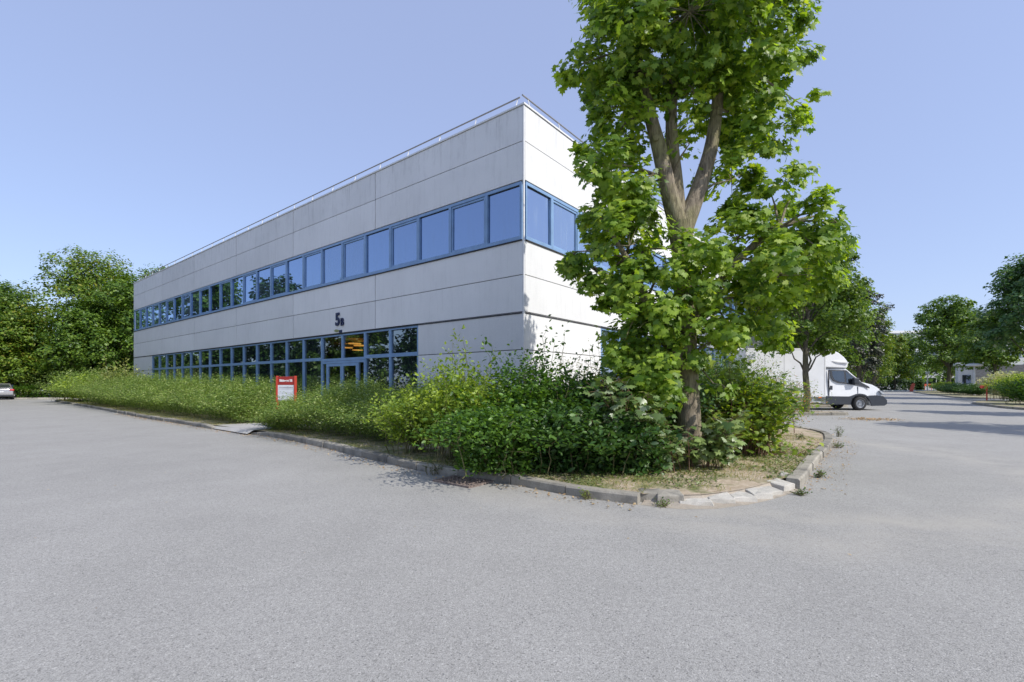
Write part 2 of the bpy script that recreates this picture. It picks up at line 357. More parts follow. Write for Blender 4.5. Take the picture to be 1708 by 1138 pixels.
    M['farwall'] = simple('pale far wall', (0.52, 0.54, 0.56), 0.8)
    m, nt, out = nodes('grey brick'); p = N(nt, 'ShaderNodeBsdfPrincipled'); b = N(nt, 'ShaderNodeTexBrick')
    mp = N(nt, 'ShaderNodeMapping'); mp.inputs['Rotation'].default_value = (PI/2, 0, 0); L(nt, objvec(nt), mp.inputs['Vector']); L(nt, mp.outputs[0], b.inputs['Vector'])
    b.inputs['Color1'].default_value = (0.27, 0.25, 0.23, 1); b.inputs['Color2'].default_value = (0.36, 0.34, 0.32, 1); b.inputs['Mortar'].default_value = (0.18, 0.17, 0.16, 1)
    b.inputs['Scale'].default_value = 2.2; L(nt, b.outputs['Color'], p.inputs['Base Color']); p.inputs['Roughness'].default_value = 0.9; L(nt, p.outputs[0], out.inputs[0]); M['brick'] = m
mk_materials()

# ------------------------------------------------------------------ numpy foliage
def tmpl(kind):
    if kind == 'maple':
        o = []
        for ang, r in [(-90,0.06),(-128,0.42),(-150,0.36),(-168,0.62),(-196,0.88),(-214,0.52),(-236,0.80),(-252,0.62)]:
            o.append((ang, r))
        left = [(r*math.cos(math.radians(a)), r*math.sin(math.radians(a))) for a, r in o]
        right = [(-x, y) for x, y in reversed(left[1:])]
        out = left + [(0.0, 1.06)] + right
        out = [(x, y+0.12) for x, y in out]
        vs = [(0, 0.12, 0)] + [(x, y, -0.16*abs(x)**1.3 - 0.12*max(0, y-0.3)) for x, y in out]
        n = len(out)
        fs = [(0, 1+i, 1+(i+1) % n) for i in range(n)]
        return np.array(vs)*0.5, np.array(fs)
    if kind == 'maple_lo':
        out = [(0,0),(-.45,-.05),(-.85,.3),(-.42,.42),(-.5,.85),(0,1.1),(.5,.85),(.42,.42),(.85,.3),(.45,-.05)]
        vs = [(0,.25,0.03)] + [(x,y,-0.15*abs(x)-0.1*y*y) for x,y in out]
        return np.array(vs)*0.5, np.array([(0,1+i,1+(i+1)%10) for i in range(10)])
    if kind == 'oval':
        vs = [(0,0,0),(-.24,.3,.05),(-.22,.65,.03),(0,1,-.12),(.22,.65,.03),(.24,.3,.05),(0,.5,-.02)]
        return np.array(vs), np.array([(0,6,1),(1,6,2),(2,6,3),(3,6,4),(4,6,5),(5,6,0)])
    if kind == 'lens':
        vs = [(0,0,0),(-.17,.45,.04),(0,1,-.08),(.17,.45,.04)]
        return np.array(vs), np.array([(0,3,2),(0,2,1)])
    if kind == 'round':
        vs = [(0,0,0),(-.36,.42,.06),(0,.95,-.08),(.36,.42,.06)]
        return np.array(vs), np.array([(0,3,2),(0,2,1)])
    if kind == 'blade':
        vs = [(-.035,0,0),(.035,0,0),(.025,.5,.03),(0,1,-.08),(-.025,.5,.03)]
        return np.array(vs), np.array([(0,1,2),(0,2,4),(4,2,3)])
def unit(a): return a / np.maximum(np.linalg.norm(a, axis=-1, keepdims=True), 1e-9)
def leaves_mesh(name, kind, pos, normal, head, size, mat, parent=None):
    """one leaf shape set at every position: normal = blade normal, head = direction of the tip"""
    tv, tf = tmpl(kind)
    nz = unit(normal); hy = unit(head - nz*np.sum(head*nz, axis=1, keepdims=True)); hx = np.cross(hy, nz)
    n = len(pos); k = len(tv)
    V = pos[:, None, :] + size[:, None, None] * (tv[None, :, 0:1]*hx[:, None, :] + tv[None, :, 1:2]*hy[:, None, :] + tv[None, :, 2:3]*nz[:, None, :])
    V = V.reshape(-1, 3)
    Fc = (tf[None, :, :] + (np.arange(n)*k)[:, None, None]).reshape(-1, 3)
    me = bpy.data.meshes.new(name)
    me.vertices.add(len(V)); me.vertices.foreach_set('co', V.astype(np.float32).ravel())
    me.loops.add(Fc.size); me.loops.foreach_set('vertex_index', Fc.astype(np.int32).ravel())
    me.polygons.add(len(Fc)); me.polygons.foreach_set('loop_start', np.arange(0, Fc.size, 3, dtype=np.int32))
    me.update(calc_edges=True); me.materials.append(mat)
    o = bpy.data.objects.new(name, me); COL.objects.link(o); o.parent = parent
    return o
def sphere_pts(rng, n): return unit(rng.normal(size=(n, 3)))

def blob_leaves(rng, blobs, per, clump=0.3, nclump=10, up=0.7):
    """blobs: (x,y,z,rx,ry,rz).  Returns leaf positions gathered in small clumps near the blob shell and the clump centres"""
    P = []; Nn = []; CC = []
    for (x, y, z, rx, ry, rz) in blobs:
        c = np.array([x, y, z]); R = np.array([rx, ry, rz])
        vol = (rx*ry*rz)**(1/3)
        nc = max(3, int(nclump*(vol/1.0)**2))
        d = sphere_pts(rng, nc); rr = 0.55 + 0.5*rng.random((nc, 1))**0.8
        cc = c + d*rr*R
        CC.append(cc)
        nl = max(2, int(per/nc))
        q = sphere_pts(rng, nc*nl) * (rng.random((nc*nl, 1))**0.45)
        cs = (clump*(0.6+0.8*rng.random((nc, 1)))).repeat(nl, axis=0)
        p = cc.repeat(nl, axis=0) + q*cs*np.array([1, 1, 0.75])
        out = unit((p - c)/R)
        nn = out*0.7 + np.array([0, 0, up]) + rng.normal(size=p.shape)*0.45
        P.append(p); Nn.append(nn)
    return np.concatenate(P), np.concatenate(Nn), np.concatenate(CC)

def limbs(mb, base, top, r0, r1, rng, n=7, wob=0.06, sides=10):
    b = np.array(base, float); t = np.array(top, float); pts = []; rad = []
    L_ = np.linalg.norm(t-b)
    for i in range(n):
        s = i/(n-1); p = b + (t-b)*s + rng.normal(size=3)*wob*L_*0.3*(0 < i < n-1)
        pts.append(tuple(p)); rad.append(r0 + (r1-r0)*s**0.85)
    mb.tube(pts, rad, sides)
    return pts

def crown_tree(name, label, cat, x, y, h, r, seed, mat, leaf=0.3, n=9000, trunk_h=None, trunk_r=None, group=None, kind='round',
               nb=22, bark='bark_dark', blobs=None, z0=0.0, squash=1.0, clump=None, top_narrow=0.55, n_in=0):
    rng = np.random.default_rng(seed)
    root = empty(name, (x, y, z0)); tag(root, label, cat, group)
    th = trunk_h if trunk_h is not None else h*0.28
    tr = trunk_r or h*0.022
    if blobs is None:
        blobs = []
        for i in range(nb):
            s = (i+0.5)/nb
            zz = th*0.9 + (h-th*0.9)*(0.08+0.86*s)
            prof = r*math.sin(PI*min(1, 0.18+0.80*s*0.95))**0.6 * (1 - (1-top_narrow)*s**2)
            a = i*2.4 + rng.random()*0.8; rr = prof*(0.25+0.5*rng.random()) if i < nb-1 else 0.1*prof
            br = r*(0.30+0.20*rng.random())
            blobs.append((rr*math.cos(a), rr*math.sin(a), min(zz, h-br*0.9), br, br, br*0.85*squash))
    mb = MB()
    tp = limbs(mb, (0, 0, -0.1), (rng.normal()*0.2, rng.normal()*0.2, h*0.8), tr, tr*0.25, rng, 8, 0.05 if h > 9 else 0.02)
    for b in blobs:
        k = min(6, max(1, int(b[2]/h/0.8*7*0.7)))
        st = tp[k]; limbs(mb, st, (b[0], b[1], b[2]), tr*0.32, tr*0.06, rng, 5, 0.12, 6)
    mb.build('trunk', M[bark], root, smooth=True)
    P, Nn, CC = blob_leaves(rng, blobs, n/len(blobs), clump or r*0.14, 16/(r*0.4)**2 if r > 2.5 else 14)
    head = rng.normal(size=P.shape)*0.7 + np.array([0, 0, -0.45]) + unit(P-np.array([0, 0, h*0.5]))*0.5
    leaves_mesh('crown', kind, P, Nn, head, leaf*(0.6+0.7*rng.random(len(P))), mat, root)
    return root

def stems(rng, bases, hts, lean, spread, K, droop=0.25, start=0.2, jit=0.03):
    """arching stems from bases (n,3); returns (n,K,3) points and tangents"""
    n = len(bases)
    a = rng.random(n)*2*PI
    d = np.stack([np.cos(a), np.sin(a), np.zeros(n)], 1)*spread[:, None] + lean
    s = np.linspace(start, 1.0, K)[None, :, None]
    P = bases[:, None, :] + d[:, None, :]*(s**1.7) + np.array([0, 0, 1])*hts[:, None, None]*(s*(1+droop) - droop*s**3)
    P = P + rng.normal(size=P.shape)*jit
    T = d[:, None, :]*1.7*s**0.7 + np.array([0, 0, 1])*hts[:, None, None]*((1+droop) - 3*droop*s**2)
    return P, unit(T), d

def shrub(name, label, cat, x, y, h, r, seed, mat, leaf=0.06, n_stems=160, K=26, kind='oval', spread=1.0, lean=(0, 0, 0), z0=0.1,
          droop=0.25, start=0.2, group=None, twig='twig', base_r=0.35, ry=None, twigs=40, hvar=0.35, off=0.04, thick=0.006, up=0.6, sprig=0):
    rng = np.random.default_rng(seed)
    root = empty(name, (x, y, z0)); tag(root, label, cat, group)
    ry = ry or r
    q = rng.normal(size=(n_stems, 2))*0.5; q = np.clip(q, -1, 1)
    B = np.stack([q[:, 0]*r*base_r*1.6, q[:, 1]*ry*base_r*1.6, np.zeros(n_stems)], 1)
    hts = h*(1-hvar*rng.random(n_stems)**0.8)
    # inner stems grow upright, outer ones arch out
    sp = r*spread*rng.random(n_stems)**0.6
    if sprig: sp[:sprig] *= 0.8; hts[:sprig] = h*(1.12+0.16*rng.random(sprig))
    hts = hts*(1-0.35*(sp/(r*spread))**2)
    P, T, d = stems(rng, B, hts, np.array(lean), sp, K, droop, start)
    if ry != r: P[:, :, 1] = (P[:, :, 1])*ry/r if base_r == 0 else P[:, :, 1]
    s = np.linspace(0, 1, K)
    side = unit(np.cross(T, np.array([0, 0, 1.0]) + rng.normal(size=T.shape)*0.25))
    sg = np.where(np.arange(K) % 2 == 0, 1.0, -1.0)[None, :, None]
    head = side*sg*0.9 + T*0.6 + rng.normal(size=T.shape)*0.3
    Pl = (P + side*sg*off*rng.random((len(P), K, 1))).reshape(-1, 3)
    Nl = (np.array([0, 0, up]) + rng.normal(size=T.shape)*0.4 - T*0.15).reshape(-1, 3)
    keep = Pl[:, 2] > 0.02
    siz = leaf*(0.55+0.7*rng.random(len(Pl)))
    leaves_mesh('foliage', kind, Pl[keep], Nl[keep], head.reshape(-1, 3)[keep], siz[keep], mat, root)
    mb = MB()
    for i in range(min(twigs, n_stems)):
        pts = [tuple(B[i])] + [tuple(p) for p in P[i, ::max(1, K//6)]]
        mb.tube(pts, [thick*(1.8-1.5*j/len(pts)) for j in range(len(pts))], 4, False)
    mb.build('stems', M[twig], root)
    return root

# ------------------------------------------------------------------ camera, light, world
cam = bpy.data.cameras.new('camera'); co = bpy.data.objects.new('camera', cam); COL.objects.link(co)
co.location = (0, 0, CH); co.rotation_euler = (PI/2, 0, 0)
cam.sensor_width = 36; cam.lens = F/1708*36; cam.shift_y = (HY-569)/1708; cam.clip_end = 3000; cam.clip_start = 0.05
sc.camera = co
EL = math.radians(43); SAZ = math.atan2(0.80, -0.60)
sd = Vector((math.sin(SAZ)*math.cos(EL), math.cos(SAZ)*math.cos(EL), math.sin(EL)))
sun = bpy.data.lights.new('sun', 'SUN'); sun.energy = 2.75; sun.angle = math.radians(0.5); sun.color = (1.0, 0.955, 0.88)
so = bpy.data.objects.new('sun', sun); COL.objects.link(so); so.rotation_euler = sd.to_track_quat('Z', 'Y').to_euler(); so.location = (20, -20, 30)
w = bpy.data.worlds.new('World'); sc.world = w; w.use_nodes = True
nt = w.node_tree; bg = nt.nodes['Background']
sky = nt.nodes.new('ShaderNodeTexSky'); sky.sky_type = 'NISHITA'; sky.sun_disc = False
sky.sun_elevation = EL; sky.sun_rotation = SAZ; sky.air_density = 1.0; sky.dust_density = 1.2; sky.ozone_density = 3.2; sky.altitude = 60
skm = nt.nodes.new('ShaderNodeMix'); skm.data_type = 'RGBA'; skm.inputs[0].default_value = 0.62; skm.inputs[7].default_value = (2.12, 2.47, 3.85, 1)
nt.links.new(sky.outputs[0], skm.inputs[6]); nt.links.new(skm.outputs[2], bg.inputs[0]); bg.inputs[1].default_value = 0.138
vs_ = sc.view_settings; vs_.view_transform = 'Standard'; vs_.look = 'None'; vs_.exposure = 0.72; vs_.gamma = 1.0
sc.cycles.max_bounces = 8; sc.cycles.transparent_max_bounces = 12; sc.cycles.use_denoising = True

# ------------------------------------------------------------------ setting: ground sheet
def sheet(name, poly, z, mat, kind='structure'):
    me = bpy.data.meshes.new(name); bm = bmesh.new()
    vs = [bm.verts.new((p[0], p[1], z)) for p in poly]
    f = bm.faces.new(vs); bmesh.ops.triangulate(bm, faces=[f]); bmesh.ops.recalc_face_normals(bm, faces=bm.faces)
    bm.to_mesh(me); bm.free(); me.materials.append(mat)
    if me.polygons[0].normal.z < 0: me.flip_normals()
    o = bpy.data.objects.new(name, me); COL.objects.link(o); tag(o, kind=kind); return o
road = MB(); road.add([(-700,-300,0),(700,-300,0),(700,1200,0),(-700,1200,0)], [(0,1,2,3)])
tag(road.build('road', M['asphalt']), kind='structure')

# building frame: local x runs along the right facade, local y along the left facade
BC = (0.316, 12.5); BANG = math.atan2(0.7817, 0.6236)
ux, uy = -0.7816, 0.6238; vx, vy = 0.6236, 0.7817
def BL(t, n):      # left facade: t metres from the corner, n metres out
    return (BC[0] + ux*t - vx*n, BC[1] + uy*t - vy*n)

# ------------------------------------------------------------------ kerbs and beds
def smooth_poly(pts, step=0.3):
    out = []
    n = len(pts)
    for i in range(n-1):
        p0 = Vector(pts[max(i-1, 0)]); p1 = Vector(pts[i]); p2 = Vector(pts[i+1]); p3 = Vector(pts[min(i+2, n-1)])
        m = max(1, int((p2-p1).length/step))
        for k in range(m):
            t = k/m
            q = 0.5*((2*p1) + (-p0+p2)*t + (2*p0-5*p1+4*p2-p3)*t*t + (-p0+3*p1-3*p2+p3)*t**3)
            out.append((q.x, q.y))
    out.append(tuple(pts[-1])); return out
def offset(path, d):
    out = []
    for i, p in enumerate(path):
        a = Vector(path[max(i-1, 0)]); b = Vector(path[min(i+1, len(path)-1)]); t = (b-a).normalized(); nrm = Vector((-t.y, t.x))
        q = Vector(p) + nrm*d; out.append((q.x, q.y))
    return out
def resample(path, step):
    out = [Vector(path[0])]; acc = 0
    for i in range(1, len(path)):
        a = Vector(path[i-1]); b = Vector(path[i]); l = (b-a).length; pos = 0
        while acc + (l-pos) >= step:
            pos += step-acc; acc = 0; out.append(a + (b-a)*(pos/l))
        acc += l-pos
    return [(p.x, p.y) for p in out]
def kerb(name, path, mat, h=0.13, wd=0.15, block=1.0, seed=1, hfun=None, sub=4, jit=0.013):
    """kerb blocks butted with narrow dark joints, on the left of the path"""
    rng = random.Random(seed); tot = sum((Vector(path[i+1])-Vector(path[i])).length for i in range(len(path)-1)); block = tot/max(1, round(tot/block))*0.9995
    pts = resample(path, block/sub); mb = MB()
    nblk = (len(pts)-1)//sub
    for b in range(nblk):
        seg = [Vector(p) for p in pts[b*sub:(b+1)*sub+1]]
        g = 0.008; seg[0] = seg[0] + (seg[1]-seg[0]).normalized()*g; seg[-1] = seg[-1] - (seg[-1]-seg[-2]).normalized()*g
        dh = rng.uniform(-jit, jit); do = rng.uniform(-jit, jit); ch = 0.025
        vs = []
        for i, p in enumerate(seg):
            a = seg[max(i-1, 0)]; c = seg[min(i+1, len(seg)-1)]; t = (c-a).normalized(); nn = Vector((-t.y, t.x))
            hh = (hfun(p) if hfun else h) + dh + rng.uniform(-0.003, 0.003)
            for (o_, z_) in ((0, -0.05), (0, hh-ch), (ch*0.8, hh), (wd, hh), (wd, -0.05)):
                q = p + nn*(o_+do); vs.append((q.x, q.y, z_))
        m = len(seg); fs = []
        for i in range(m-1):
            for k in range(4): fs.append((i*5+k, i*5+k+1, (i+1)*5+k+1, (i+1)*5+k))
        fs.append((0,1,2,3,4)); fs.append(tuple((m-1)*5+k for k in (4,3,2,1,0)))
        mb.add(vs, fs)
    # dark bed filling the joints
    return tag(mb.build(name, mat), kind='structure')

KP = [(95,671),(150,680),(200,690),(250,699.5),(300,707),(350,715.5),(395,721.5),(440,727.5),(500,738),(560,752),(600,762),(650,774),(700,786),(740,793),(800,801),(850,807.5),(900,817),(960,828.5),(1040,839),(1068,842.5)]
left_k = smooth_poly([G(-30+0, 664)] and [(G(88,670)[0]-1.2, G(88,670)[1]+1.6)] + [G(*p) for p in KP])
NOSE = [(1068,842.5),(1090,845.5),(1140,850),(1195,849),(1250,842),(1300,830),(1335,817)]
RIGHT = [(1335,817),(1349,800),(1359,782),(1372,765),(1386,748),(1389,738),(1380,729),(1350,721),(1315,715.5)]
nose_k = smooth_poly([G(*p) for p in NOSE]); right_k = smooth_poly([G(*p) for p in RIGHT] + [(8.2, 17.2), (8.6, 18.6), (14.6, 26.2), (20, 33)])
path_c = Vector(BL(8.2, 4.1))
def left_h(p):
    d = (p-path_c).length
    if d < 1.1: return 0.03
    if d < 1.9: return 0.03 + 0.10*(d-1.1)/0.8
    return 0.13
# the path of each kerb runs with the bed on its left hand
kerb('kerb', left_k, M['kerb'], seed=3, hfun=left_h, block=1.0)
kerb('kerb', right_k, M['kerb'], seed=5, h=0.14, wd=0.17, block=0.9)
# bed ground, inside of the kerbs
inner = offset(left_k, 0.13) + offset(nose_k, 0.27)[1:] + offset(right_k, 0.14)[1:]
bedpoly = inner + [BL(-2, -33)[0:2], (BC[0]+ux*50, BC[1]+uy*50)]
endp = (BC[0]+ux*45+vx*5, BC[1]+uy*45+vy*5)
bedpoly = inner + [(BC[0]+vx*40+ux*5, BC[1]+vy*40+uy*5), (BC[0]+vx*5+ux*5, BC[1]+vy*5+uy*5), endp]
# split into the mossy long side and the sandy tip
sheet('ground', bedpoly, 0.11, M['soil'])
def pt_in(poly, x, y):
    c = False; j = len(poly)-1
    for i in range(len(poly)):
        xi, yi = poly[i]; xj, yj = poly[j]
        if (yi > y) != (yj > y) and x < (xj-xi)*(y-yi)/(yj-yi)+xi: c = not c
        j = i
    return c
# soil running down between the loose stones at the tip
sk = MB(); _o = [offset(nose_k, d) for d in (0.29, 0.245, 0.12, 0.0)]; _z = (0.112, 0.05, 0.012, 0.002); _n = len(nose_k)
for ring, zz in zip(_o, _z): sk.v += [(p[0], p[1], zz + (0.012*mnoise.noise(Vector((p[0]*6, p[1]*6, 0))) if 0.01 < zz < 0.1 else 0)) for p in ring]
for a in range(3):
    for i in range(_n-1): sk.f.append([a*_n+i, a*_n+i+1, (a+1)*_n+i+1, (a+1)*_n+i]); sk.m.append(0)
tag(sk.build('ground', M['grit']), kind='structure')
# green turf margin along the long side
turf_in = offset(left_k, 0.135); turf_out = offset(left_k, 1.5)
sheet('turf', turf_in + turf_out[::-1], 0.116, M['soil_green'])
# path to the entrance
path = MB()
path.add([(*BL(6.9, 4.06), 0.034), (*BL(10.0, 4.0), 0.034), (*BL(9.8, 3.80), 0.121), (*BL(9.2, 0.1), 0.122), (*BL(7.2, 0.1), 0.122), (*BL(7.0, 3.85), 0.121)], [(0,1,2,5),(2,3,4,5)])
tag(path.build('path', M['path']), kind='structure')

# tip stones: separate broken slabs laid round the nose
stones = []
def slab(name, px, py, ln, dp, h, ang, label, mat, seed, cat='kerb stone', tilt=0.0):
    rng = random.Random(seed); x, y = G(px, py); y += dp*.42; x += dp*(-.42*math.sin(ang))
    n = 9; top = []; bot = []
    base = [(-.5,-.5),(-.1,-.53),(.3,-.48),(.5,-.5),(.52,0),(.5,.5),(.1,.52),(-.3,.48),(-.5,.5),(-.47,.05)]
    vs = []
    for (a, b) in base:
        a += rng.uniform(-.05,.05); b += rng.uniform(-.06,.06)
        vs.append((a*ln, b*dp, -0.03))
    for (a, b) in base:
        a = a*(0.93)+rng.uniform(-.04,.04); b = b*0.9+rng.uniform(-.05,.05)
        vs.append((a*ln, b*dp, h + rng.uniform(-.014,.012) + tilt*b*dp))
    m = len(base); mb = MB(); vs.append((0, 0, h+0.004))
    mb.add(vs, [(i,(i+1)%m,m+(i+1)%m,m+i) for i in range(m)] + [(m+i, m+(i+1)%m, 2*m) for i in range(m)])
    o = mb.build(name, mat, bevel=0.01); o.location = (x, y, 0); o.rotation_euler = (0, 0, ang)
    tag(o, label, cat, 'loose kerb stones round the tip of the planting bed'); return o
SL = [ # px, py(front edge centre), length, depth, height, angle, label
 (1082,838,.30,.20,.13,-0.35,'dark wedge shaped kerb stone, leftmost of the loose stones'),
 (1119,842,.34,.22,.12,-0.1,'grey rounded kerb stone just left of the long pale slab at the bed tip'),
 (1160,844,.44,.24,.045,-0.08,'longest pale slab lying flat, leftmost pale slab at the bed tip'),
 (1204,841,.36,.22,.05,0.05,'pale slab second from the left among the flat pale slabs'),
 (1243,838,.33,.22,.05,0.1,'pale slab with a raised chalky edge, third of the flat pale slabs'),
 (1273,833,.30,.22,.05,0.2,'chipped pale slab leaning on its neighbour, fourth flat slab'),
 (1296,827,.27,.22,.05,0.45,'crumbled white chip between two slabs, fifth of the flat slabs'),
 (1316,819,.34,.24,.06,0.6,'pale slab tilted outward near the start of the right kerb'),
 (1331,807,.30,.22,.08,0.9,'white topped slab against the end of the right kerb')]
for i, (px, py, ln, dp, h, an, lab) in enumerate(SL):
    slab('kerb_stone', px, py, ln*(0.96 if i < 2 else 0.97), dp*(1.0 if i < 2 else 1.1), h*(1.0 if i < 2 else 1.5)+(.012*(i%2)), an, lab, M['kerb'] if i < 2 else M['stone'], 40+i, tilt=0.12)

# drain grate at the kerb
gx, gy = G(772, 804); grate = empty('drain_grate', (gx, gy, 0), math.atan2(uy, ux)); tag(grate, 'rusty square drain grate set in the road against the kerb', 'drain grate')
mb = MB(); mb.box(-.36,.36,-.24,.24,0.002,0.008); mb.build('pit', M['pit'], grate)
mb = MB()
for s in (-1, 1): mb.box(-.38,.38, s*.25-.02, s*.25+.02, 0, 0.028); mb.box(s*.37-.02, s*.37+.02, -.23,.23, 0, 0.027)
mb.build('frame', M['rust'], grate)
mb = MB()
for i in range(9): xx = -.32+i*.08; mb.box(xx-.009, xx+.009, -.23,.23, .008,.026)
for i in range(5): yy = -.18+i*.09; mb.box(-.35,.35, yy-.009, yy+.009, .009,.022)
mb.build('bars', M['rust'], grate)

# ------------------------------------------------------------------ office building
bld = empty('office_building', (BC[0], BC[1], 0), BANG)
tag(bld, 'long two storey white panelled office building with bands of blue framed windows', 'building')
LT = 36.2; LS = 33.3; MOD = 1.451; W0 = 1.35
def face(side):
    if side == 'L': return lambda mb, a0, a1, o0, o1, z0, z1: mb.box(-o1, -o0, a0, a1, z0, z1)
    return lambda mb, a0, a1, o0, o1, z0, z1: mb.box(a0, a1, -o1, -o0, z0, z1)
jointsL = [0, 6.51, 12.32, 18.11, 23.92, 29.72, LT]
jointsR = [0, 6.51, 12.32, 18.11, 23.92, 29.72, LS]
GF0 = 4.25; GFN_L = 19; GFN_R = 17
wl = MB()
for side, J, gfn in (('L', jointsL, GFN_L), ('R', jointsR, GFN_R)):
    fb = face(side); g = 0.012
    end = J[-1]; gf1 = GF0 + gfn*MOD
    c0 = 0.05
    for k in range(len(J)-1):
        a0 = J[k]+(g if k else c0); a1 = J[k+1]-g
        for z0, z1 in ((7.90, 8.84), (6.87, 7.90), (4.37, 5.31), (3.39, 4.37)):
            wl.mi = 0; fb(wl, a0+(.006 if k else 0), a1-.006, -0.10, 0.0, z0+0.011, z1-0.011)
    for a0, a1 in ((c0, GF0-0.01), (gf1+0.01, end-g)):
        for z0, z1 in ((2.385, 3.39), (1.38, 2.385), (0.0, 1.38)): fb(wl, a0, a1, -0.10, -0.004, z0+0.011, z1-0.011)
    fb(wl, GF0, gf1, -0.10, -0.004, 0.0, 0.42)
    wl.mi = 1
    for z0, z1 in ((6.85, 8.80), (3.36, 5.29)): fb(wl, 0.12, end-0.05, -0.16, -0.045, z0, z1)
    for a0, a1 in ((0.12, GF0-0.02), (gf1+0.02, end-0.05)): fb(wl, a0, a1, -0.16, -0.046, 0.0, 3.36)
# plain rear and far walls
wl.mi = 0
wl.box(LS-0.2, LS, 0.06, LT, 0, 8.84); wl.box(0.06, LS-0.22, LT-0.2, LT, 0, 8.84)
wl.build('wall', [M['wall'], M['joint']], bld)
core = MB()
core.box(0.2, LS-0.3, 0.2, 7.05, 0.02, 8.7); core.box(0.2, LS-0.3, 18.2, LT-0.3, 0.02, 8.7)
core.box(0.2, LS-0.3, 7.05, 18.2, 3.42, 8.7); core.box(7.0, LS-0.3, 7.05, 18.2, 0.02, 3.42); core.box(0.2, 0.24, 10.2, 18.2, 0.02, 3.42)
core.build('interior_core', M['core'], bld)
rf = MB(); rf.box(0.12, LS-0.2, 0.12, LT-0.2, 8.72, 8.8); rf.build('roof', M['roof'], bld)
cp = MB()
cp.box(-0.03, 0.25, -0.03, LT+0.02, 8.845, 8.89); cp.box(0.25, LS+0.02, -0.03, 0.25, 8.845, 8.89)
cp.box(LS-0.25, LS+0.02, 0.25, LT+0.02, 8.845, 8.89); cp.box(0.25, LS-0.25, LT-0.25, LT+0.02, 8.845, 8.89)
cp.build('coping', M['coping'], bld)
ct = MB(); ct.box(-0.012, 0.035, 0.0, 0.035, 0.0, 8.84); ct.build('corner_trim', M['coping'], bld)
# dark drip line under the upper parapet and pale lip over the ground floor panels
lip = MB()
for side, end in (('L', LT), ('R', LS)):
    fb = face(side); fb(lip, 0.06, end-0.02, 0.002, 0.03, 5.265, 5.30)
    fb(lip, 0.06, end-0.02, 0.002, 0.012, 3.34, 3.372)
lip.build('sill_strip', M['joint'], bld)

def window(side, a0, a1, z0, z1, sash, gl, splits=()):
    fb = face(side); fw = 0.052
    m_ = MB(); m_.mi = 0
    fb(m_, a0+.002, a1-.002, -0.09, -0.012, z1-0.085, z1-0.004); fb(m_, a0+.002, a1-.002, -0.09, -0.004, z0+0.004, z0+0.10)
    fb(m_, a0+.002, a0+fw, -0.09, -0.008, z0+0.10, z1-0.085); fb(m_, a1-fw, a1-.002, -0.09, -0.008, z0+0.10, z1-0.085)
    for s in splits: fb(m_, a0+fw, a1-fw, -0.09, -0.010, s-0.06, s+0.06)
    if sash:
        m_.mi = 1; i0, i1, j0, j1 = a0+fw, a1-fw, z0+0.10, z1-0.085; q = 0.012
        fb(m_, i0, i1, -0.07, -0.045, j1-q, j1); fb(m_, i0, i0+q, -0.07, -0.045, j0, j1-q); fb(m_, i1-q, i1, -0.07, -0.045, j0, j1-q)
        m_.mi = 0; q2 = 0.05; i0 += q; i1 -= q; j1 -= q
        fb(m_, i0, i1, -0.07, -0.03, j1-q2, j1); fb(m_, i0, i1, -0.07, -0.03, j0, j0+q2); fb(m_, i0, i0+q2*0.7, -0.07, -0.03, j0+q2, j1-q2); fb(m_, i1-q2*0.7, i1, -0.07, -0.03, j0+q2, j1-q2)
    else:
        m_.mi = 1; i0, i1, j1 = a0+fw, a1-fw, z1-0.085; q = 0.016
        fb(m_, i0, i1, -0.08, -0.05, j1-q, j1); fb(m_, i0, i0+q, -0.08, -0.05, z0+0.10, j1-q)
    wo = m_.build('window', [M['frame'], M['gasket']], bld)
    edges = [z0+0.10] + list(splits) + [z1-0.085]
    for i in range(len(edges)-1):
        p_ = MB(); e0 = edges[i]+(0.06 if i else 0); e1 = edges[i+1]-(0.06 if i+1 < len(edges)-1 else 0)
        # each pane sits at its own very slightly different angle
        t = random.uniform(-.0025, .0025); t2 = random.uniform(-.003, .003)
        o_ = 0.068
        A0, A1 = a0+fw-.004, a1-fw+.004; 
        crn = [(A0, o_+t+t2, e0-.004), (A1, o_-t+t2, e0-.004), (A1, o_-t-t2, e1+.004), (A0, o_+t-t2, e1+.004)]
        if side == 'L': vs = [(o, a, z) for a, o, z in crn]
        else: vs = [(a, o, z) for a, o, z in crn]
        vs2 = [((v[0]+.006, v[1], v[2]) if side == 'L' else (v[0], v[1]+.006, v[2])) for v in vs]
        p_.add(vs+vs2, [(0,1,2,3),(4,7,6,5),(0,4,5,1),(1,5,6,2),(2,6,7,3),(3,7,4,0)])
        p_.build('pane', gl, wo)
    return wo
rr = random.Random(5)
for side, nwin in (('L', 25), ('R', 23)):
    a = 0.10
    for k in range(nwin):
        a1 = W0 + k*MOD
        if side == 'R' and k == nwin-1: a1 = min(a1, LS)
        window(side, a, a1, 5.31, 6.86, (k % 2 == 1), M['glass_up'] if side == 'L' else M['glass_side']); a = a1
for side, nwin in (('L', GFN_L), ('R', GFN_R)):
    for k in range(nwin):
        a0 = GF0 + k*MOD; a1 = a0+MOD
        if side == 'L' and k in (2, 3): window(side, a0, a1, 2.34, 3.37, False, M['glass_lobby']); continue
        window(side, a0, a1, 0.42, 3.37, False, M['glass_low'] if side == 'L' else M['glass_side'], (2.44,))
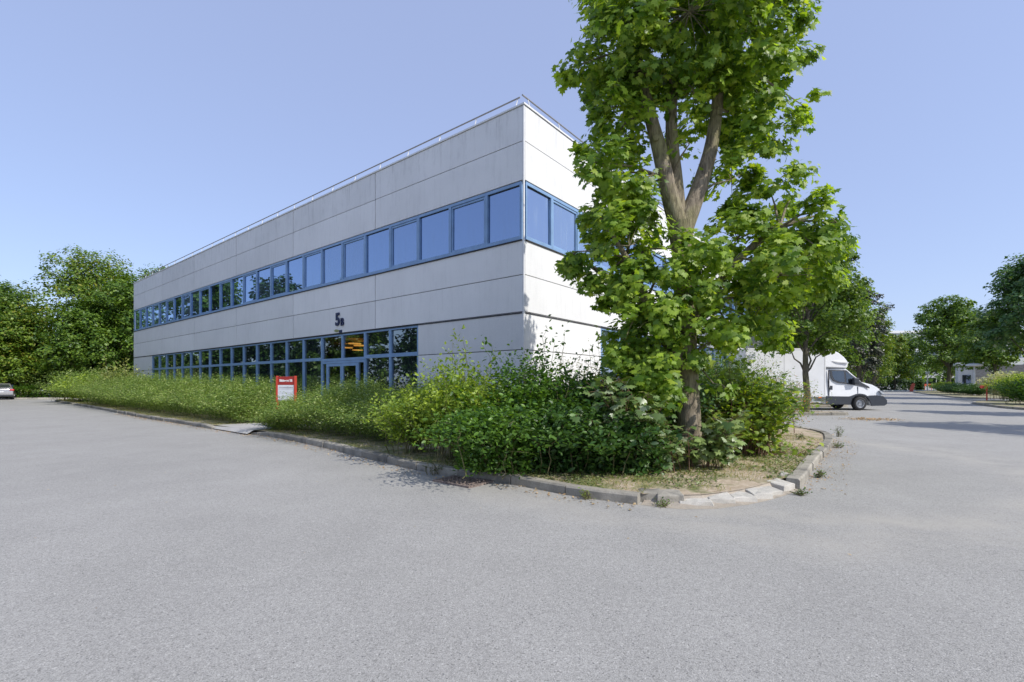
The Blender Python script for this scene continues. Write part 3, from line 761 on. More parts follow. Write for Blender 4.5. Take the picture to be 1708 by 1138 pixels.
# entrance: double door with side lights
D0, D1 = GF0+2*MOD, GF0+4*MOD
fb = face('L')
ent = MB(); fb(ent, D0, D0+.06, -.09, -.008, .13, 2.335); fb(ent, D1-.06, D1, -.09, -.008, .13, 2.335); fb(ent, D0+.06, D1-.06, -.09, -.008, 2.25, 2.335)
fb(ent, D0+.40, D0+.46, -.09, -.01, .13, 2.25); fb(ent, D1-.40, D1-.34, -.09, -.01, .13, 2.25)
eo = ent.build('entrance_frame', M['frame'], bld)
for q0, q1 in ((D0+.06, D0+.40), (D1-.34, D1-.06)):
    pn = MB(); fb(pn, q0, q1, -.06, -.054, .13, 2.25); pn.build('side_light', M['glass_lobby'], eo)
mid = (D0+.46+D1-.40)/2
for d0, d1, hs in ((D0+.465, mid-.005, -1), (mid+.005, D1-.405, 1)):
    d_ = MB(); fb(d_, d0, d0+.09, -.07, -.006, .14, 2.24); fb(d_, d1-.09, d1, -.07, -.006, .14, 2.24); fb(d_, d0+.09, d1-.09, -.07, -.006, 2.14, 2.24); fb(d_, d0+.09, d1-.09, -.07, -.006, .14, .30)
    do = d_.build('door', M['frame'], bld)
    g_ = MB(); fb(g_, d0+.09, d1-.09, -.045, -.039, .30, 2.14); g_.build('door_pane', M['glass_lobby'], do)
    h_ = MB(); hx = (d1-.05) if hs < 0 else (d0+.05)
    h_.tube([(0.012, hx, .95), (.07-.12, hx, .95), (.07-.12, hx, 1.5), (0.012, hx, 1.5)], .014, 8); h_.build('handle', M['steel'], do)
lob = MB(); lob.box(6.85, 6.98, 7.08, 18.17, .1, 3.4); lob.box(.25, 6.85, 7.07, 7.13, .1, 3.4); lob.box(.25, 6.85, 18.1, 18.16, .1, 3.4); lob.box(.25, 6.85, 7.13, 18.1, 3.3, 3.4); lob.box(.25, 6.85, 7.13, 18.1, .08, .12); lob.box(.25, .28, 10.16, 18.1, .12, 3.3)
lo = lob.build('lobby', M['lobby'], bld)
for (lx, ly) in ((1.2, 9.6), (1.9, 10.3), (2.3, 11.9), (3.5, 12.9)):
    l_ = MB(); l_.lathe([(0.0, 0.03), (.25, .03), (.26, 0), (0.0, -.01)], (lx, ly, 3.1), 20); l_.build('ceiling_lamp', M['lamp_orange'], lo)
# intercom column plates beside the door
pl = MB(); pl.box(-.6, -.55, D0-.5, D0-.25, 0.1, 1.25); 
# roof guard rail
rl = MB(); ins = 0.33; zr = 9.33
for (a, b) in (((ins, ins+.06, zr), (ins, LT-.3, zr)), ((ins, ins-.02, zr+.04), (LS-.3, ins-.02, zr+.04))): rl.tube([a, b], 0.021, 8)
ro = rl.build('guard_rail', M['rail'], bld, smooth=True)
rp = MB()
k = 0.47
while k < LT-.3: rp.tube([(.20, k, 8.885), (ins, k, zr-.02)], .015, 6); k += 1.54
k = 0.6
while k < LS-.3: rp.tube([(k, .20, 8.885), (k, ins-.02, zr+.02)], .015, 6); k += 1.54
rp.build('rail_posts', M['railpost'], ro)
# satellite bits at the far end of the roof
ap = MB()
for k in range(6):
    ap.tube([(.4, LT-.5-k*1.1, 8.88), (.5, LT-.5-k*1.1, 9.25), (.9, LT-.3-k*1.1, 9.3)], .03, 6)
ap.build('roof_brackets', M['railpost'], bld)

# text --------------------------------------------------------
def text_mesh(txt, size, ext, name, mat, parent, loc, rot, sx=1.0, bold=0.0, align='CENTER'):
    cu = bpy.data.curves.new(name, 'FONT'); cu.body = txt; cu.size = size; cu.extrude = ext; cu.offset = bold; cu.align_x = align; cu.align_y = 'BOTTOM_BASELINE' if False else 'BOTTOM'
    tmp = bpy.data.objects.new('tmp', cu); COL.objects.link(tmp)
    dg = bpy.context.evaluated_depsgraph_get(); me = bpy.data.meshes.new_from_object(tmp.evaluated_get(dg)); me.name = name
    bpy.data.objects.remove(tmp); bpy.data.curves.remove(cu)
    me.materials.clear(); me.materials.append(mat)
    o = bpy.data.objects.new(name, me); COL.objects.link(o); o.parent = parent; o.location = loc; o.rotation_euler = rot; o.scale = (sx, 1, 1)
    return o
sx_, sy_ = BL(8.75, 0.0)
num = empty('building_number_sign', (sx_, sy_, 3.40), BANG - PI/2); tag(num, 'navy 5B building number with small leaf emblem above the entrance', 'sign')
# sign frame local: x to the right as seen from outside, -y outward
text_mesh('5', 0.66, 0.02, 'numeral', M['navy'], num, (-0.10, -0.03, 0.16), (PI/2, 0, 0), 0.92, 0.02)
text_mesh('B', 0.40, 0.02, 'letter', M['navy'], num, (0.21, -0.03, 0.18), (PI/2, 0, 0), 0.95, 0.008)
e_ = MB(); e_.box(-.02, .17, -.03, -.003, 0.0, .10); e_.build('emblem_block', M['navy'], num, bevel=.005)
e_ = MB(); e_.prism([(-.37,.09),(-.25,.14),(-.12,.125),(.02,.085),(-.08,.05),(-.22,.04)], -.03, -.004, 'y'); e_.build('emblem_leaf', M['olive'], num)

# red information board by the path
bx, by = -7.02, 14.75
brd = empty('information_board', (bx, by, 0.1), math.radians(-10)); tag(brd, 'red information board with white list panel on two red posts by the hedge', 'sign')
for s, mt in ((-1, 'red'), (1, 'redpost')):
    p_ = MB(); p_.box(s*.312-.026, s*.312+.026, -.04, .04, 0, 1.62); p_.build('post', M['redpost'], brd, bevel=.006)
p_ = MB(); p_.box(-.28, .28, -.02, .02, 1.34, 1.60); p_.build('header_panel', M['red'], brd, bevel=.004)
p_ = MB(); p_.box(-.28, .28, -.02, .02, .86, 1.335); wp = p_.build('list_panel', M['signwhite'], brd, bevel=.003)
text_mesh('Bâtiment 5B', 0.105, 0.002, 'heading', M['textwhite'], brd, (0, -.022, 1.42), (PI/2, 0, 0), 0.85, 0.003)
l_ = MB()
for z_ in (1.21, 1.09, .97): l_.box(-.265, .265, -.0225, -.0205, z_, z_+.006)
l_.build('rule_lines', M['textgrey'], wp)
# top line of the list is a row of small dark characters too small to read
l_ = MB(); rng_ = random.Random(3); x_ = -.23
while x_ < .22: w_ = rng_.uniform(.012, .03); l_.box(x_, x_+w_, -.0225, -.0205, 1.24, 1.24+rng_.uniform(.03, .05)); x_ += w_+.012
l_.build('small_print', M['textgrey'], wp)

# ------------------------------------------------------------------ hedges along the left facade
def hedge(name, label, t0, t1, h0, h1, seed, per_m, leaf=0.075, K=22, n0=1.0, n1=2.9, out=0.95):
    rng = np.random.default_rng(seed); Lh = abs(t1-t0); n = int(Lh*per_m)
    c = BL(t0, 2.0); root = empty(name, (c[0], c[1], 0.1)); tag(root, label, 'hedge')
    t = t0 + (t1-t0)*rng.random(n); nn = n0 + (n1-n0)*rng.random(n)
    bx_ = BC[0]+ux*t-vx*nn; by_ = BC[1]+uy*t-vy*nn
    B = np.stack([bx_-c[0], by_-c[1], np.zeros(n)], 1)
    f = (t-t0)/(t1-t0)
    lump = 0.88 + 0.13*np.sin(t*1.7+seed+nn) + 0.08*np.sin(t*4.1+2*nn) + 0.05*np.sin(t*9.3)
    H = (h0+(h1-h0)*f)*lump*(0.72+0.36*rng.random(n))
    frontness = (nn-n0)/(n1-n0)
    lean = np.stack([-vx*out*frontness, -vy*out*frontness, np.zeros(n)], 1) + np.array([ux*0.35, uy*0.35, 0])*(rng.random((n,1))*1.4-0.2)
    H = H*(1-0.38*frontness**2.2)
    P, T, d = stems(rng, B, H, lean, 0.55*rng.random(n), K, 0.42, 0.12)
    side = unit(np.cross(T, np.array([0, 0, 1.0]) + rng.normal(size=T.shape)*0.3))
    sg = np.where(np.arange(K) % 2 == 0, 1.0, -1.0)[None, :, None]
    head = side*sg*0.6 + T*0.9 + rng.normal(size=T.shape)*0.2
    Nl = np.array([0, 0, 0.7]) + rng.normal(size=T.shape)*0.4
    Pl = (P+side*sg*0.02).reshape(-1, 3); keep = Pl[:, 2] > 0.03
    leaves_mesh('foliage', 'lens', Pl[keep], Nl.reshape(-1,3)[keep], head.reshape(-1,3)[keep], (leaf*(0.6+0.7*rng.random(len(Pl))))[keep], M['hedge'], root)
    mb = MB()
    for i in range(min(n, int(Lh*10))):
        pts = [tuple(B[i])] + [tuple(p) for p in P[i, ::4]]; mb.tube(pts, [.008-.001*j for j in range(len(pts))], 4, False)
    mb.build('stems', M['twig'], root); return root
hedge('hedge', 'feathery arching hedge to the right of the red board, in front of the entrance', 0.9, 6.5, 1.52, 1.45, 11, 600, 0.062, K=28, n1=3.3)
hedge('hedge', 'long low arching hedge left of the entrance path, below the blue ground floor windows', 9.9, 34.5, 1.52, 2.05, 12, 350, 0.075, K=26, n0=0.8, n1=3.1)
hedge('hedge', 'small tuft of arching hedge behind the left post of the red board', 8.9+.6, 10.3, 1.0, 1.2, 13, 480, 0.07, K=26, n0=1.6, n1=3.3)

hedge('hedge', 'low arching tuft of hedge covering the feet of the red board', 6.2, 7.2, 0.72, 0.62, 14, 420, 0.06, K=26, n0=2.6, n1=3.4, out=.4)
def BLx(t, n): return BL(t, n)
# far left mixed shrubs
p = BL(41.0, 1.4); shrub('shrub', 'grey green bush at the far left end of the hedge, beyond the building end', 'shrub', p[0], p[1], 2.7, 2.7, 21, M['hedge'], 0.15, 560, 26, 'lens', 1.0, droop=.35, off=.1, hvar=.3)
p = BL(37.6, 1.9); shrub('shrub', 'lighter green bush with yellowish leaves near the far building corner', 'shrub', p[0], p[1], 2.05, 2.2, 22, M['lime'], 0.16, 420, 24, 'oval', 1.0, droop=.35, off=.1)
p = BL(43.2, 2.2); shrub('shrub', 'low spreading bush over the tip of the kerb at the far left', 'shrub', p[0], p[1], 1.6, 2.0, 23, M['hedge'], 0.14, 360, 22, 'lens', 1.1, droop=.5, off=.1)
p = BL(31.6, 1.3); shrub('sapling', 'pale leggy sapling rising above the hedge in front of the leftmost ground floor windows', 'sapling', p[0], p[1], 3.3, 1.4, 24, M['feather'], 0.16, 60, 24, 'oval', .9, droop=.1, off=.12, hvar=.5, start=.3)
p = BL(33.4, 2.0); shrub('sapling', 'pale leggy sapling before the blank wall panel at the far end', 'sapling', p[0], p[1], 2.9, 1.0, 25, M['feather'], 0.15, 40, 24, 'oval', .9, droop=.1, off=.12, hvar=.5, start=.3)

# corner shrubs, near
shrub('shrub', 'bright yellow green leafy shrub, tallest plant left of the building corner', 'shrub', -0.95, 8.75, 1.98, 0.95, 31, M['lime'], 0.085, 330, 30, 'oval', 1.0, droop=.2, off=.05, twigs=60, sprig=7)
shrub('shrub', 'mid green shrub between the hedge and the bright yellow green shrub', 'shrub', -1.9, 9.6, 1.45, 0.9, 32, M['lime'], 0.075, 260, 26, 'oval', 1.0, droop=.3, off=.05)
shrub('shrub', 'dark green shrub right in front of the building corner', 'shrub', 0.35, 8.7, 2.1, 1.25, 33, M['mid'], 0.085, 520, 34, 'oval', 1.0, droop=.12, off=.06, twigs=60, sprig=9, hvar=.45)
shrub('shrub', 'low dark green shrub spilling over the kerb beside the drain grate', 'shrub', -0.25, 7.5, 1.1, 1.0, 34, M['mid'], 0.075, 420, 28, 'oval', 1.0, lean=(-.12, -.1, 0), droop=.6, off=.05, start=.06)
shrub('shrub', 'feathery yellow shrub with thin upright spikes against the right facade', 'shrub', 1.75, 11.0, 2.15, 0.95, 35, M['feather'], 0.06, 420, 34, 'lens', .8, droop=.0, off=.03, hvar=.45, sprig=8)
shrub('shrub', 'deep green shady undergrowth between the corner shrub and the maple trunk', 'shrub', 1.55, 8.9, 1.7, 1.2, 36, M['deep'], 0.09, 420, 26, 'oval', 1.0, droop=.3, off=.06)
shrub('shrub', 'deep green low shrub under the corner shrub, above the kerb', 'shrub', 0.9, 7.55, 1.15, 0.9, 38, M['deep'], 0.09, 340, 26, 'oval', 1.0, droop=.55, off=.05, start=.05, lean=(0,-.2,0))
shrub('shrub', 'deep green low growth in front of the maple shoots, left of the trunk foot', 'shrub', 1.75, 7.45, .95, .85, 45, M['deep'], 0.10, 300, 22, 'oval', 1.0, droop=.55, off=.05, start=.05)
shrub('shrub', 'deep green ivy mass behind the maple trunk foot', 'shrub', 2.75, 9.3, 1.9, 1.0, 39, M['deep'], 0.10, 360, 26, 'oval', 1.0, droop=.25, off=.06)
shrub('shrub', 'bushy green shrub just right of the maple trunk', 'shrub', 4.55, 10.3, 2.3, 1.25, 37, M['mid'], 0.07, 520, 34, 'lens', 1.0, droop=.15, off=.05, twig='twig_red', twigs=70)
shrub('shrub', 'yellow tinged shrub on the dry turf at the right of the maple trunk', 'shrub', 4.7, 9.3, 1.75, 0.75, 41, M['maple2'], 0.11, 190, 20, 'oval', 1.0, droop=.2, off=.07, twig='twig_red', twigs=60)
shrub('shrub', 'fine leaved shrub with orange tips at the right end of the bed', 'shrub', 7.1, 13.3, 1.75, 1.3, 42, M['orange_tip'], 0.055, 560, 34, 'lens', 1.0, droop=.3, off=.04, twig='twig_red')
shrub('shrub', 'dark fine leaved shrub low in front of the orange tipped one', 'shrub', 6.3, 12.4, 1.45, 1.0, 43, M['mid'], 0.06, 420, 28, 'lens', 1.0, droop=.4, off=.04)
shrub('shrub', 'tall fine leaved shrub hiding the foot of the right facade', 'shrub', 6.4, 14.6, 2.45, 1.7, 44, M['hedge'], 0.07, 760, 32, 'lens', 1.0, droop=.15, off=.05)

# ------------------------------------------------------------------ the big maple
TY = 8.3; SC = TY/F
def TP(px, py, dy=0.0): return ((px-CX)/F*(TY+dy), TY+dy, CH+(HY-py)/F*(TY+dy))
mrng = np.random.default_rng(101)
tx, tz = TP(1150, 790)[0], 0.1
maple = empty('maple_tree', (tx, TY, tz)); tag(maple, 'large maple with forked grey trunk standing in front of the building corner', 'tree')
def R(p): return (p[0]-tx, p[1]-TY, p[2]-tz)
mb = MB()
tr = [TP(1150, 800), TP(1149, 700), TP(1145, 600), TP(1141, 500), TP(1137, 420), TP(1134, 372)]
mb.tube([R(p) for p in tr], [.24, .20, .185, .165, .165, .215], 16)
for pts, rad in ((([TP(1140,400), TP(1118,330,-.05), TP(1100,250,-.12), TP(1084,190,-.1), TP(1062,90,.1), TP(1040,-20,.2)]), [.18,.145,.125,.105,.06,.03]),
                 (([TP(1132,390), TP(1128,310,.05), TP(1120,220,0), TP(1123,140,.1), TP(1140,40,.1), TP(1150,-60,.1)]), [.16,.12,.10,.085,.05,.02]),
                 (([TP(1138,385), TP(1160,330,.05), TP(1184,255,.1), TP(1196,180,.1), TP(1204,100,.0), TP(1240,-20,.1)]), [.18,.145,.12,.10,.075,.03]),
                 (([TP(1145,620), TP(1115,560,-.15), TP(1078,500,-.2), TP(1045,430,-.2), TP(1000,360,-.1)]), [.13,.11,.08,.05,.02]),
                 (([TP(1142,560), TP(1180,500,.1), TP(1235,430,.15), TP(1300,380,.1), TP(1360,360,.1)]), [.12,.09,.07,.05,.015]),
                 (([TP(1145,650), TP(1120,590,.2), TP(1080,520,.3), TP(1040,480,.3), TP(960,430,.2)]), [.12,.09,.06,.04,.02])):
    # refine each limb so it bends rather than kinks
    a = [Vector(R(p)) for p in pts]; fine = []; fr = []
    for i in range(len(a)-1):
        p0, p1, p2, p3 = a[max(i-1,0)], a[i], a[i+1], a[min(i+2,len(a)-1)]
        for k in range(4):
            t = k/4; fine.append(0.5*((2*p1)+(-p0+p2)*t+(2*p0-5*p1+4*p2-p3)*t*t+(-p0+3*p1-3*p2+p3)*t**3)); fr.append(rad[i]+(rad[i+1]-rad[i])*t)
    fine.append(a[-1]); fr.append(rad[-1]); mb.tube(fine, fr, 12)
# knot of a sawn branch
kp = Vector(R(TP(1094, 230, -.25))); mb.tube([kp+Vector((0,.1,0)), kp+Vector((0,-.02,0)), kp+Vector((0,-.03,0))], [.06,.055,.03], 10)
trunk_anchor = [Vector(R(TP(*q))) for q in ((1084,190),(1062,90),(1123,140),(1140,40),(1196,180),(1204,100),(1240,20),(1078,500),(1045,430),(1235,430),(1300,380),(1180,500),(1120,300),(1160,330),(1120,590),(1145,600))]
BLOBS = [(1050,60,85),(1150,20,105),(1255,45,90),(1000,110,50),(1085,110,75),(1240,130,85),(1300,120,45),(1270,225,62),(1035,215,58),(1190,190,60),(1000,180,30),(1140,-70,115),(1230,-60,105),(1050,-30,75),
 (1020,290,48),(985,270,25),(1060,320,42),(1000,375,48),(960,420,32),(1050,410,60),(1070,490,62),(1010,470,42),(1080,565,52),(1040,620,40),(1105,640,34),(1060,370,45),
 (1220,300,50),(1285,320,45),(1230,400,62),(1320,390,62),(1300,460,66),(1372,352,26),(1360,410,45),(1200,490,58),(1270,510,48),(1350,470,40),(1175,580,36),(1150,440,30),(1290,560,30),(1225,560,26),(1396,372,13),(1320,330,26),(1330,60,22),(1345,180,20),(960,110,22)]
FRONT = [(1112,445,30),(1168,480,36),(1120,515,44),(1150,560,44),(1095,530,48),(1118,610,40),(1080,640,40),(1045,560,42),(1180,430,34),(1060,680,34),(1150,240,26),(1100,130,40),(1160,150,44),(1215,560,34),(1148,595,34),(1125,640,28),(1135,415,26),(1060,300,34),(1190,640,24)]
bl = []; 
BLOBS += FRONT
for (px, py, r) in BLOBS:
    dy = -0.38 if (px, py, r) in FRONT else mrng.normal()*0.35 + (0.25 if 1070 < px < 1215 and 120 < py < 420 else 0)
    q = R(TP(px, py, dy)); rm = r*SC*0.98
    bl.append((q[0], q[1], q[2], rm, rm*1.25+.12, rm*0.95))
for b in bl:
    bv = Vector(b[:3]); a = min(trunk_anchor, key=lambda q: (q-bv).length)
    mid_ = (a+bv)/2 + Vector((0, 0, .08)); mb.tube([a, mid_, bv], [.028, .018, .008], 6, False)
P, Nn, CC = [], [], []
for b, (px, py, r) in zip(bl, BLOBS):
    p_, n_, c_ = blob_leaves(mrng, [b], max(60, 1000*(r/60)**2)*(0.62 if (px, py, r) in FRONT else 1), 0.26, 36, 0.6); P.append(p_); Nn.append(n_); CC.append(c_)
for b, cc in zip(bl, CC):
    for c in cc[::2]:
        m2 = (Vector(b[:3])+Vector(c))/2+Vector((0,0,.05)); mb.tube([b[:3], m2, tuple(c)], [.009, .006, .003], 4, False)
mb.build('trunk', M['bark'], maple, smooth=True)
P = np.concatenate(P); Nn = np.concatenate(Nn)
# window in the front of the crown where the fork shows
fk = (P[:, 0] > R(TP(1072,0))[0]) & (P[:, 0] < R(TP(1212,0))[0]) & (P[:, 2] > R(TP(0,400))[2]) & (P[:, 2] < R(TP(0,165))[2]) & (P[:, 1] < 0.18)
fk &= mrng.random(len(P)) < 0.72
fk2 = (P[:, 0] > R(TP(1118,0))[0]) & (P[:, 0] < R(TP(1180,0))[0]) & (P[:, 2] < R(TP(0,618))[2]) & (P[:, 2] > R(TP(0,700))[2]) & (P[:, 1] < 0.15) & (mrng.random(len(P)) < 0.85)
kp_ = ~(fk | fk2); P = P[kp_]; Nn = Nn[kp_]
head = mrng.normal(size=P.shape)*0.55 + np.array([0, -0.1, -0.8])
leaves_mesh('crown', 'maple', P, Nn + np.array([0, -0.35, 0.1]), head, 0.185*(0.5+0.75*mrng.random(len(P))), M['maple'], maple)

def suckers(name, label, cx_, cy_, specs, seed, mat, leaf):
    rng = np.random.default_rng(seed); root = empty(name, (cx_, cy_, .1)); tag(root, label, 'shrub')
    B = []; P = []; Nn = []; H = []; mb = MB()
    for (bx_, by_, ax, ay, hh, nl) in specs:
        b = Vector((bx_-cx_, by_-cy_, 0)); 
        pts = []
        for i in range(9):
            s = i/8; pts.append(b + Vector((ax*s**1.5, ay*s**1.5, hh*(1.25*s-.25*s**3))))
        mb.tube(pts, [.008-.0007*i for i in range(9)], 5, False)
        for k in range(nl):
            s = .25+.75*rng.random(); i = s*8; i0 = min(7, int(i)); q = pts[i0].lerp(pts[i0+1], i-i0)
            a = rng.random()*2*PI; o = Vector((math.cos(a), math.sin(a), rng.normal()*.3))*(.06+.14*rng.random())
            e = q+o; P.append(tuple(e)); Nn.append((o.x*1.5, o.y*1.5-.25, .7)); H.append((o.x*4, o.y*4, -.5))
            mb.tube([q, e], [.003, .002], 3, False)
    mb.build('stems', M['twig_red'], root)
    P = np.array(P); Nn = np.array(Nn)+rng.normal(size=P.shape)*.3; H = np.array(H)+rng.normal(size=P.shape)*.25
    leaves_mesh('foliage', 'maple', P, Nn, H, leaf*(.6+.7*rng.random(len(P))), mat, root); return root
srng = random.Random(9)
sp = [(2.3+srng.uniform(-.6,.45), 7.55+srng.uniform(-.25,.2), srng.uniform(-.9,.35), srng.uniform(-.7,.05), srng.uniform(.45,1.5), 22) for _ in range(26)] + [(3.1+srng.uniform(-.2,.4), 7.75, srng.uniform(-.3,.5), srng.uniform(-.6,0), srng.uniform(.5,1.0), 22) for _ in range(18)]
suckers('maple_suckers', 'pale large leaved maple shoots crowding the foot of the trunk', 3.0, 7.8, sp, 51, M['maple_pale'], .20)
sp = [(2.4+srng.uniform(-.6,.35), 8.4+srng.uniform(-.3,.4), srng.uniform(-.9,.25), srng.uniform(-.5,.3), srng.uniform(.8,1.9), 28) for _ in range(36)]
suckers('maple_suckers', 'darker maple shoots tangled round the trunk behind the pale shoots', 3.1, 8.3, sp, 52, M['mid'], .19)
sp = [(4.3+srng.uniform(-.4,.5), 9.2+srng.uniform(-.4,.4), srng.uniform(-.3,.7), srng.uniform(-.6,.2), srng.uniform(.5,1.9), 24) for _ in range(26)]
suckers('maple_suckers', 'bright maple shoots in front of the bushy shrub right of the trunk', 4.3, 9.2, sp, 53, M['maple2'], .17)
sp = [(5.1+srng.uniform(-.5,.5), 9.2+srng.uniform(-.3,.3), srng.uniform(-.3,.5), srng.uniform(-.2,.2), srng.uniform(.12,.3), 8) for _ in range(16)]
suckers('maple_suckers', 'low patch of maple seedlings on the dry turf', 5.1, 9.2, sp, 54, M['maple2'], .13)

# ------------------------------------------------------------------ grass and litter
def grass(name, n, area, z, seed, ln, mat, dens=None):
    rng = np.random.default_rng(seed); P = []
    x0, x1, y0, y1 = area
    pts = rng.random((n*2, 2))*np.array([x1-x0, y1-y0]) + np.array([x0, y0])
    keep = []
    for (x, y) in pts:
        if not pt_in(bedpoly, x, y): continue
        d = mnoise.noise(Vector((x*1.1, y*1.1, 3.0)))
        if dens is not None and d < dens(x, y) : continue
        keep.append((x, y, z))
        if len(keep) >= n: break
    P = np.array(keep); k = len(P)
    head = rng.normal(size=(k, 3))*0.45 + np.array([0, 0, 0.8]); nn = rng.normal(size=(k, 3)) + np.array([0, 0, .3])
    o = leaves_mesh(name, 'blade', P, nn, head, ln*(0.5+rng.random(k)), mat); return o
def dens_tip(x, y):
    # distance from the kerb tip: sandy bare strip near the stones, green further in
    d = min((Vector((x, y))-Vector(p)).length for p in nose_in)
    return 0.35 if d < 0.35 else (0.05 if d < 0.7 else -0.35)
nose_in = offset(nose_k, 0.2)[::3]
tag(grass('grass', 34000, (-1.5, 7.6, 5.7, 14.5), 0.11, 61, 0.06, M['grass'], dens_tip), 'short patchy grass among sandy soil at the tip of the bed', 'grass', kind='stuff')
rng = np.random.default_rng(66); pts_ = []
while len(pts_) < 26000:
    x, y = rng.uniform(-1.2, 5.9), rng.uniform(6.2, 12.5)
    if not pt_in(bedpoly, x, y): continue
    dd = min((Vector((x, y))-Vector(p)).length for p in nose_in); nz_ = mnoise.noise(Vector((x*1.6, y*1.6, 9)))
    if dd < .2 or (dd < .6 and nz_ < .12) or nz_ < -.22: continue
    pts_.append((x, y, .112+.05*rng.random()**2))
pts_ = np.array(pts_)
tag(leaves_mesh('ground_cover', 'round', pts_, rng.normal(size=pts_.shape)*.45+np.array([0,0,1]), rng.normal(size=pts_.shape)*np.array([1,1,.2]), .036*(.5+rng.random(len(pts_))), M['mid_ground']), 'low patchy weeds creeping over the soil at the tip of the bed', 'ground cover', kind='stuff')
def dens_edge(x, y): return -0.25
rng = np.random.default_rng(62)
kk = np.array(offset(left_k, 0.16)); idx = rng.integers(0, len(kk)-1, 16000); f = rng.random((16000, 1))
q = kk[idx]*(1-f)+kk[idx+1]*f; nrm = np.array([vx, vy]); q = q + nrm*(rng.random((16000, 1))**1.4*1.0)
far = (q - np.array(BL(8.2, 4.0))); mk = np.linalg.norm(far, axis=1) > 1.6
q = q[mk]; P3 = np.concatenate([q, np.full((len(q), 1), .115)], 1)
tag(leaves_mesh('grass', 'blade', P3, rng.normal(size=P3.shape)+np.array([0,0,.3]), rng.normal(size=P3.shape)*.5+np.array([0,0,.7]), .07*(.5+rng.random(len(P3))), M['grass']), 'thin strip of turf along the long kerb below the hedge', 'grass', kind='stuff')
# leaf and grit litter collected in the gutters
def litter(path, n, seed, spread, label):
    rng = np.random.default_rng(seed); pp = np.array(path); i = rng.integers(0, len(pp)-1, n); f = rng.random((n, 1)); q = pp[i]*(1-f)+pp[i+1]*f
    d = unit(pp[i+1]-pp[i]+1e-9); nr = np.stack([d[:, 1], -d[:, 0]], 1); q = q + nr*(rng.random((n, 1))**2.2*spread+.01)
    P = np.concatenate([q, .006+.01*rng.random((n, 1))], 1)
    return tag(leaves_mesh('leaf_litter', 'round', P, rng.normal(size=P.shape)*.3+np.array([0,0,1]), rng.normal(size=P.shape)*np.array([1,1,.1]), .035*(.3+rng.random(n)), M['dryleaf']), label, 'leaf litter', kind='stuff')
litter(left_k[len(left_k)//2:], 2200, 71, .38, 'dry leaves and grit in the gutter along the long kerb')
litter(right_k[:40], 1100, 72, .5, 'dry leaves and grit beside the right kerb')
rng = np.random.default_rng(73); n = 60
P = np.stack([rng.uniform(-7, 8, n), rng.uniform(1.9, 12, n), np.full(n, .006)], 1)
mk = [not pt_in(bedpoly, a, b) for a, b, c in P]; P = P[mk]; n = len(P)
tag(leaves_mesh('leaf_litter', 'lens', P, rng.normal(size=P.shape)*.15+np.array([0,0,1]), rng.normal(size=P.shape)*np.array([1,1,.05]), .03*(.5+rng.random(n)), M['dryleaf']), 'a few scattered dry leaves on the open asphalt', 'leaf litter', kind='stuff')
rng = np.random.default_rng(74); c = G(1450, 700); n = 500
P = np.stack([c[0]+rng.normal(size=n)*.5, c[1]+rng.normal(size=n)*.35, .01+.03*rng.random(n)], 1)
tag(leaves_mesh('leaf_litter', 'round', P, rng.normal(size=P.shape)*.3+np.array([0,0,1]), rng.normal(size=P.shape)*np.array([1,1,.1]), .07*(.4+rng.random(n)), M['dryleaf']), 'small round heap of brown leaves on the asphalt before the van', 'leaf litter', kind='stuff')

def weed(px, py, h, seed, label, z=0.0, mat='mid', r=.12):
    x, y = G(px, py, z)
    shrub('weed', label, 'weed', x, y, h, r, seed, M[mat], .032, 9, 8, 'oval', 1.0, z0=z, droop=.3, base_r=.2, twigs=14, thick=.003, off=.02, start=.3)
weed(1398, 729, .34, 81, 'thin upright weed in the gutter behind the right kerb bend', r=.2)
weed(1397, 747, .12, 82, 'flat weed hugging the outside of the right kerb bend', r=.18)
weed(1366, 797, .10, 83, 'small weed at the foot of the right kerb near the pale slabs', r=.08)
weed(1334, 826, .07, 84, 'small weed between the last pale slabs', r=.07)
weed(980, 832, .10, 85, 'small weed at the kerb joint left of the loose stones', r=.10, mat='lime')
weed(722, 792, .26, 86, 'fallen leafy sprig lying in the gutter left of the drain grate', r=.34, mat='deep')
weed(1105, 846, .05, 87, 'tiny weed at the foot of the grey rounded stone', r=.07)
weed(1335, 733, .16, 88, 'grey weed on the dry turf near the bed rear edge', z=.11, r=.2)

# ------------------------------------------------------------------ island, island tree, van
def island(name, pts, seed, mat='soil', h=0.14):
    path_ = smooth_poly(pts + [pts[0]], 0.4)
    kerb('kerb', path_, M['kerb'], h=h, wd=.14, block=.9, seed=seed)
    ip = offset(path_, .13); sheet('ground', ip[:-1], h-.02, M[mat])
    return ip
island('island', [(9.5, 22.0), (14.5, 21.9), (15.7, 22.05), (15.9, 22.6), (15.6, 23.0), (12, 23.1), (10.2, 23.1)], 7)
island('island', [(14.3, 29.3), (19.5, 29.2), (21.0, 29.6), (21.2, 30.6), (20.6, 31.2), (17.2, 31.4), (15.4, 31.0)], 8)
BT = [(-.4,-.5,6.2,1.2,1.1,1.0),(1.7,-.2,6.2,1.0,1.0,.9),(2.3,.1,4.6,.8,.9,.8),(-.3,-.2,7.6,1.3,1.1,.8),(1.0,.1,7.9,1.0,1.0,.6),(0.2,0,4.0,1.3,1.3,1.1),(-1.2,.2,4.6,1.3,1.2,1.1),(1.3,-.2,4.7,1.2,1.2,1.1),(0,0,5.7,1.6,1.4,1.2),(-1.0,0,6.5,1.2,1.2,1.0),(1.1,.1,6.3,1.3,1.2,1.1),(.2,0,7.3,1.1,1.1,.9),(-2.0,.2,5.5,.9,.9,.8),(2.0,0,5.4,.8,.9,.9),(.9,-.3,3.3,.7,.7,.5),(-.9,0,3.5,.8,.7,.5),(1.6,0,7.0,.7,.7,.7)]
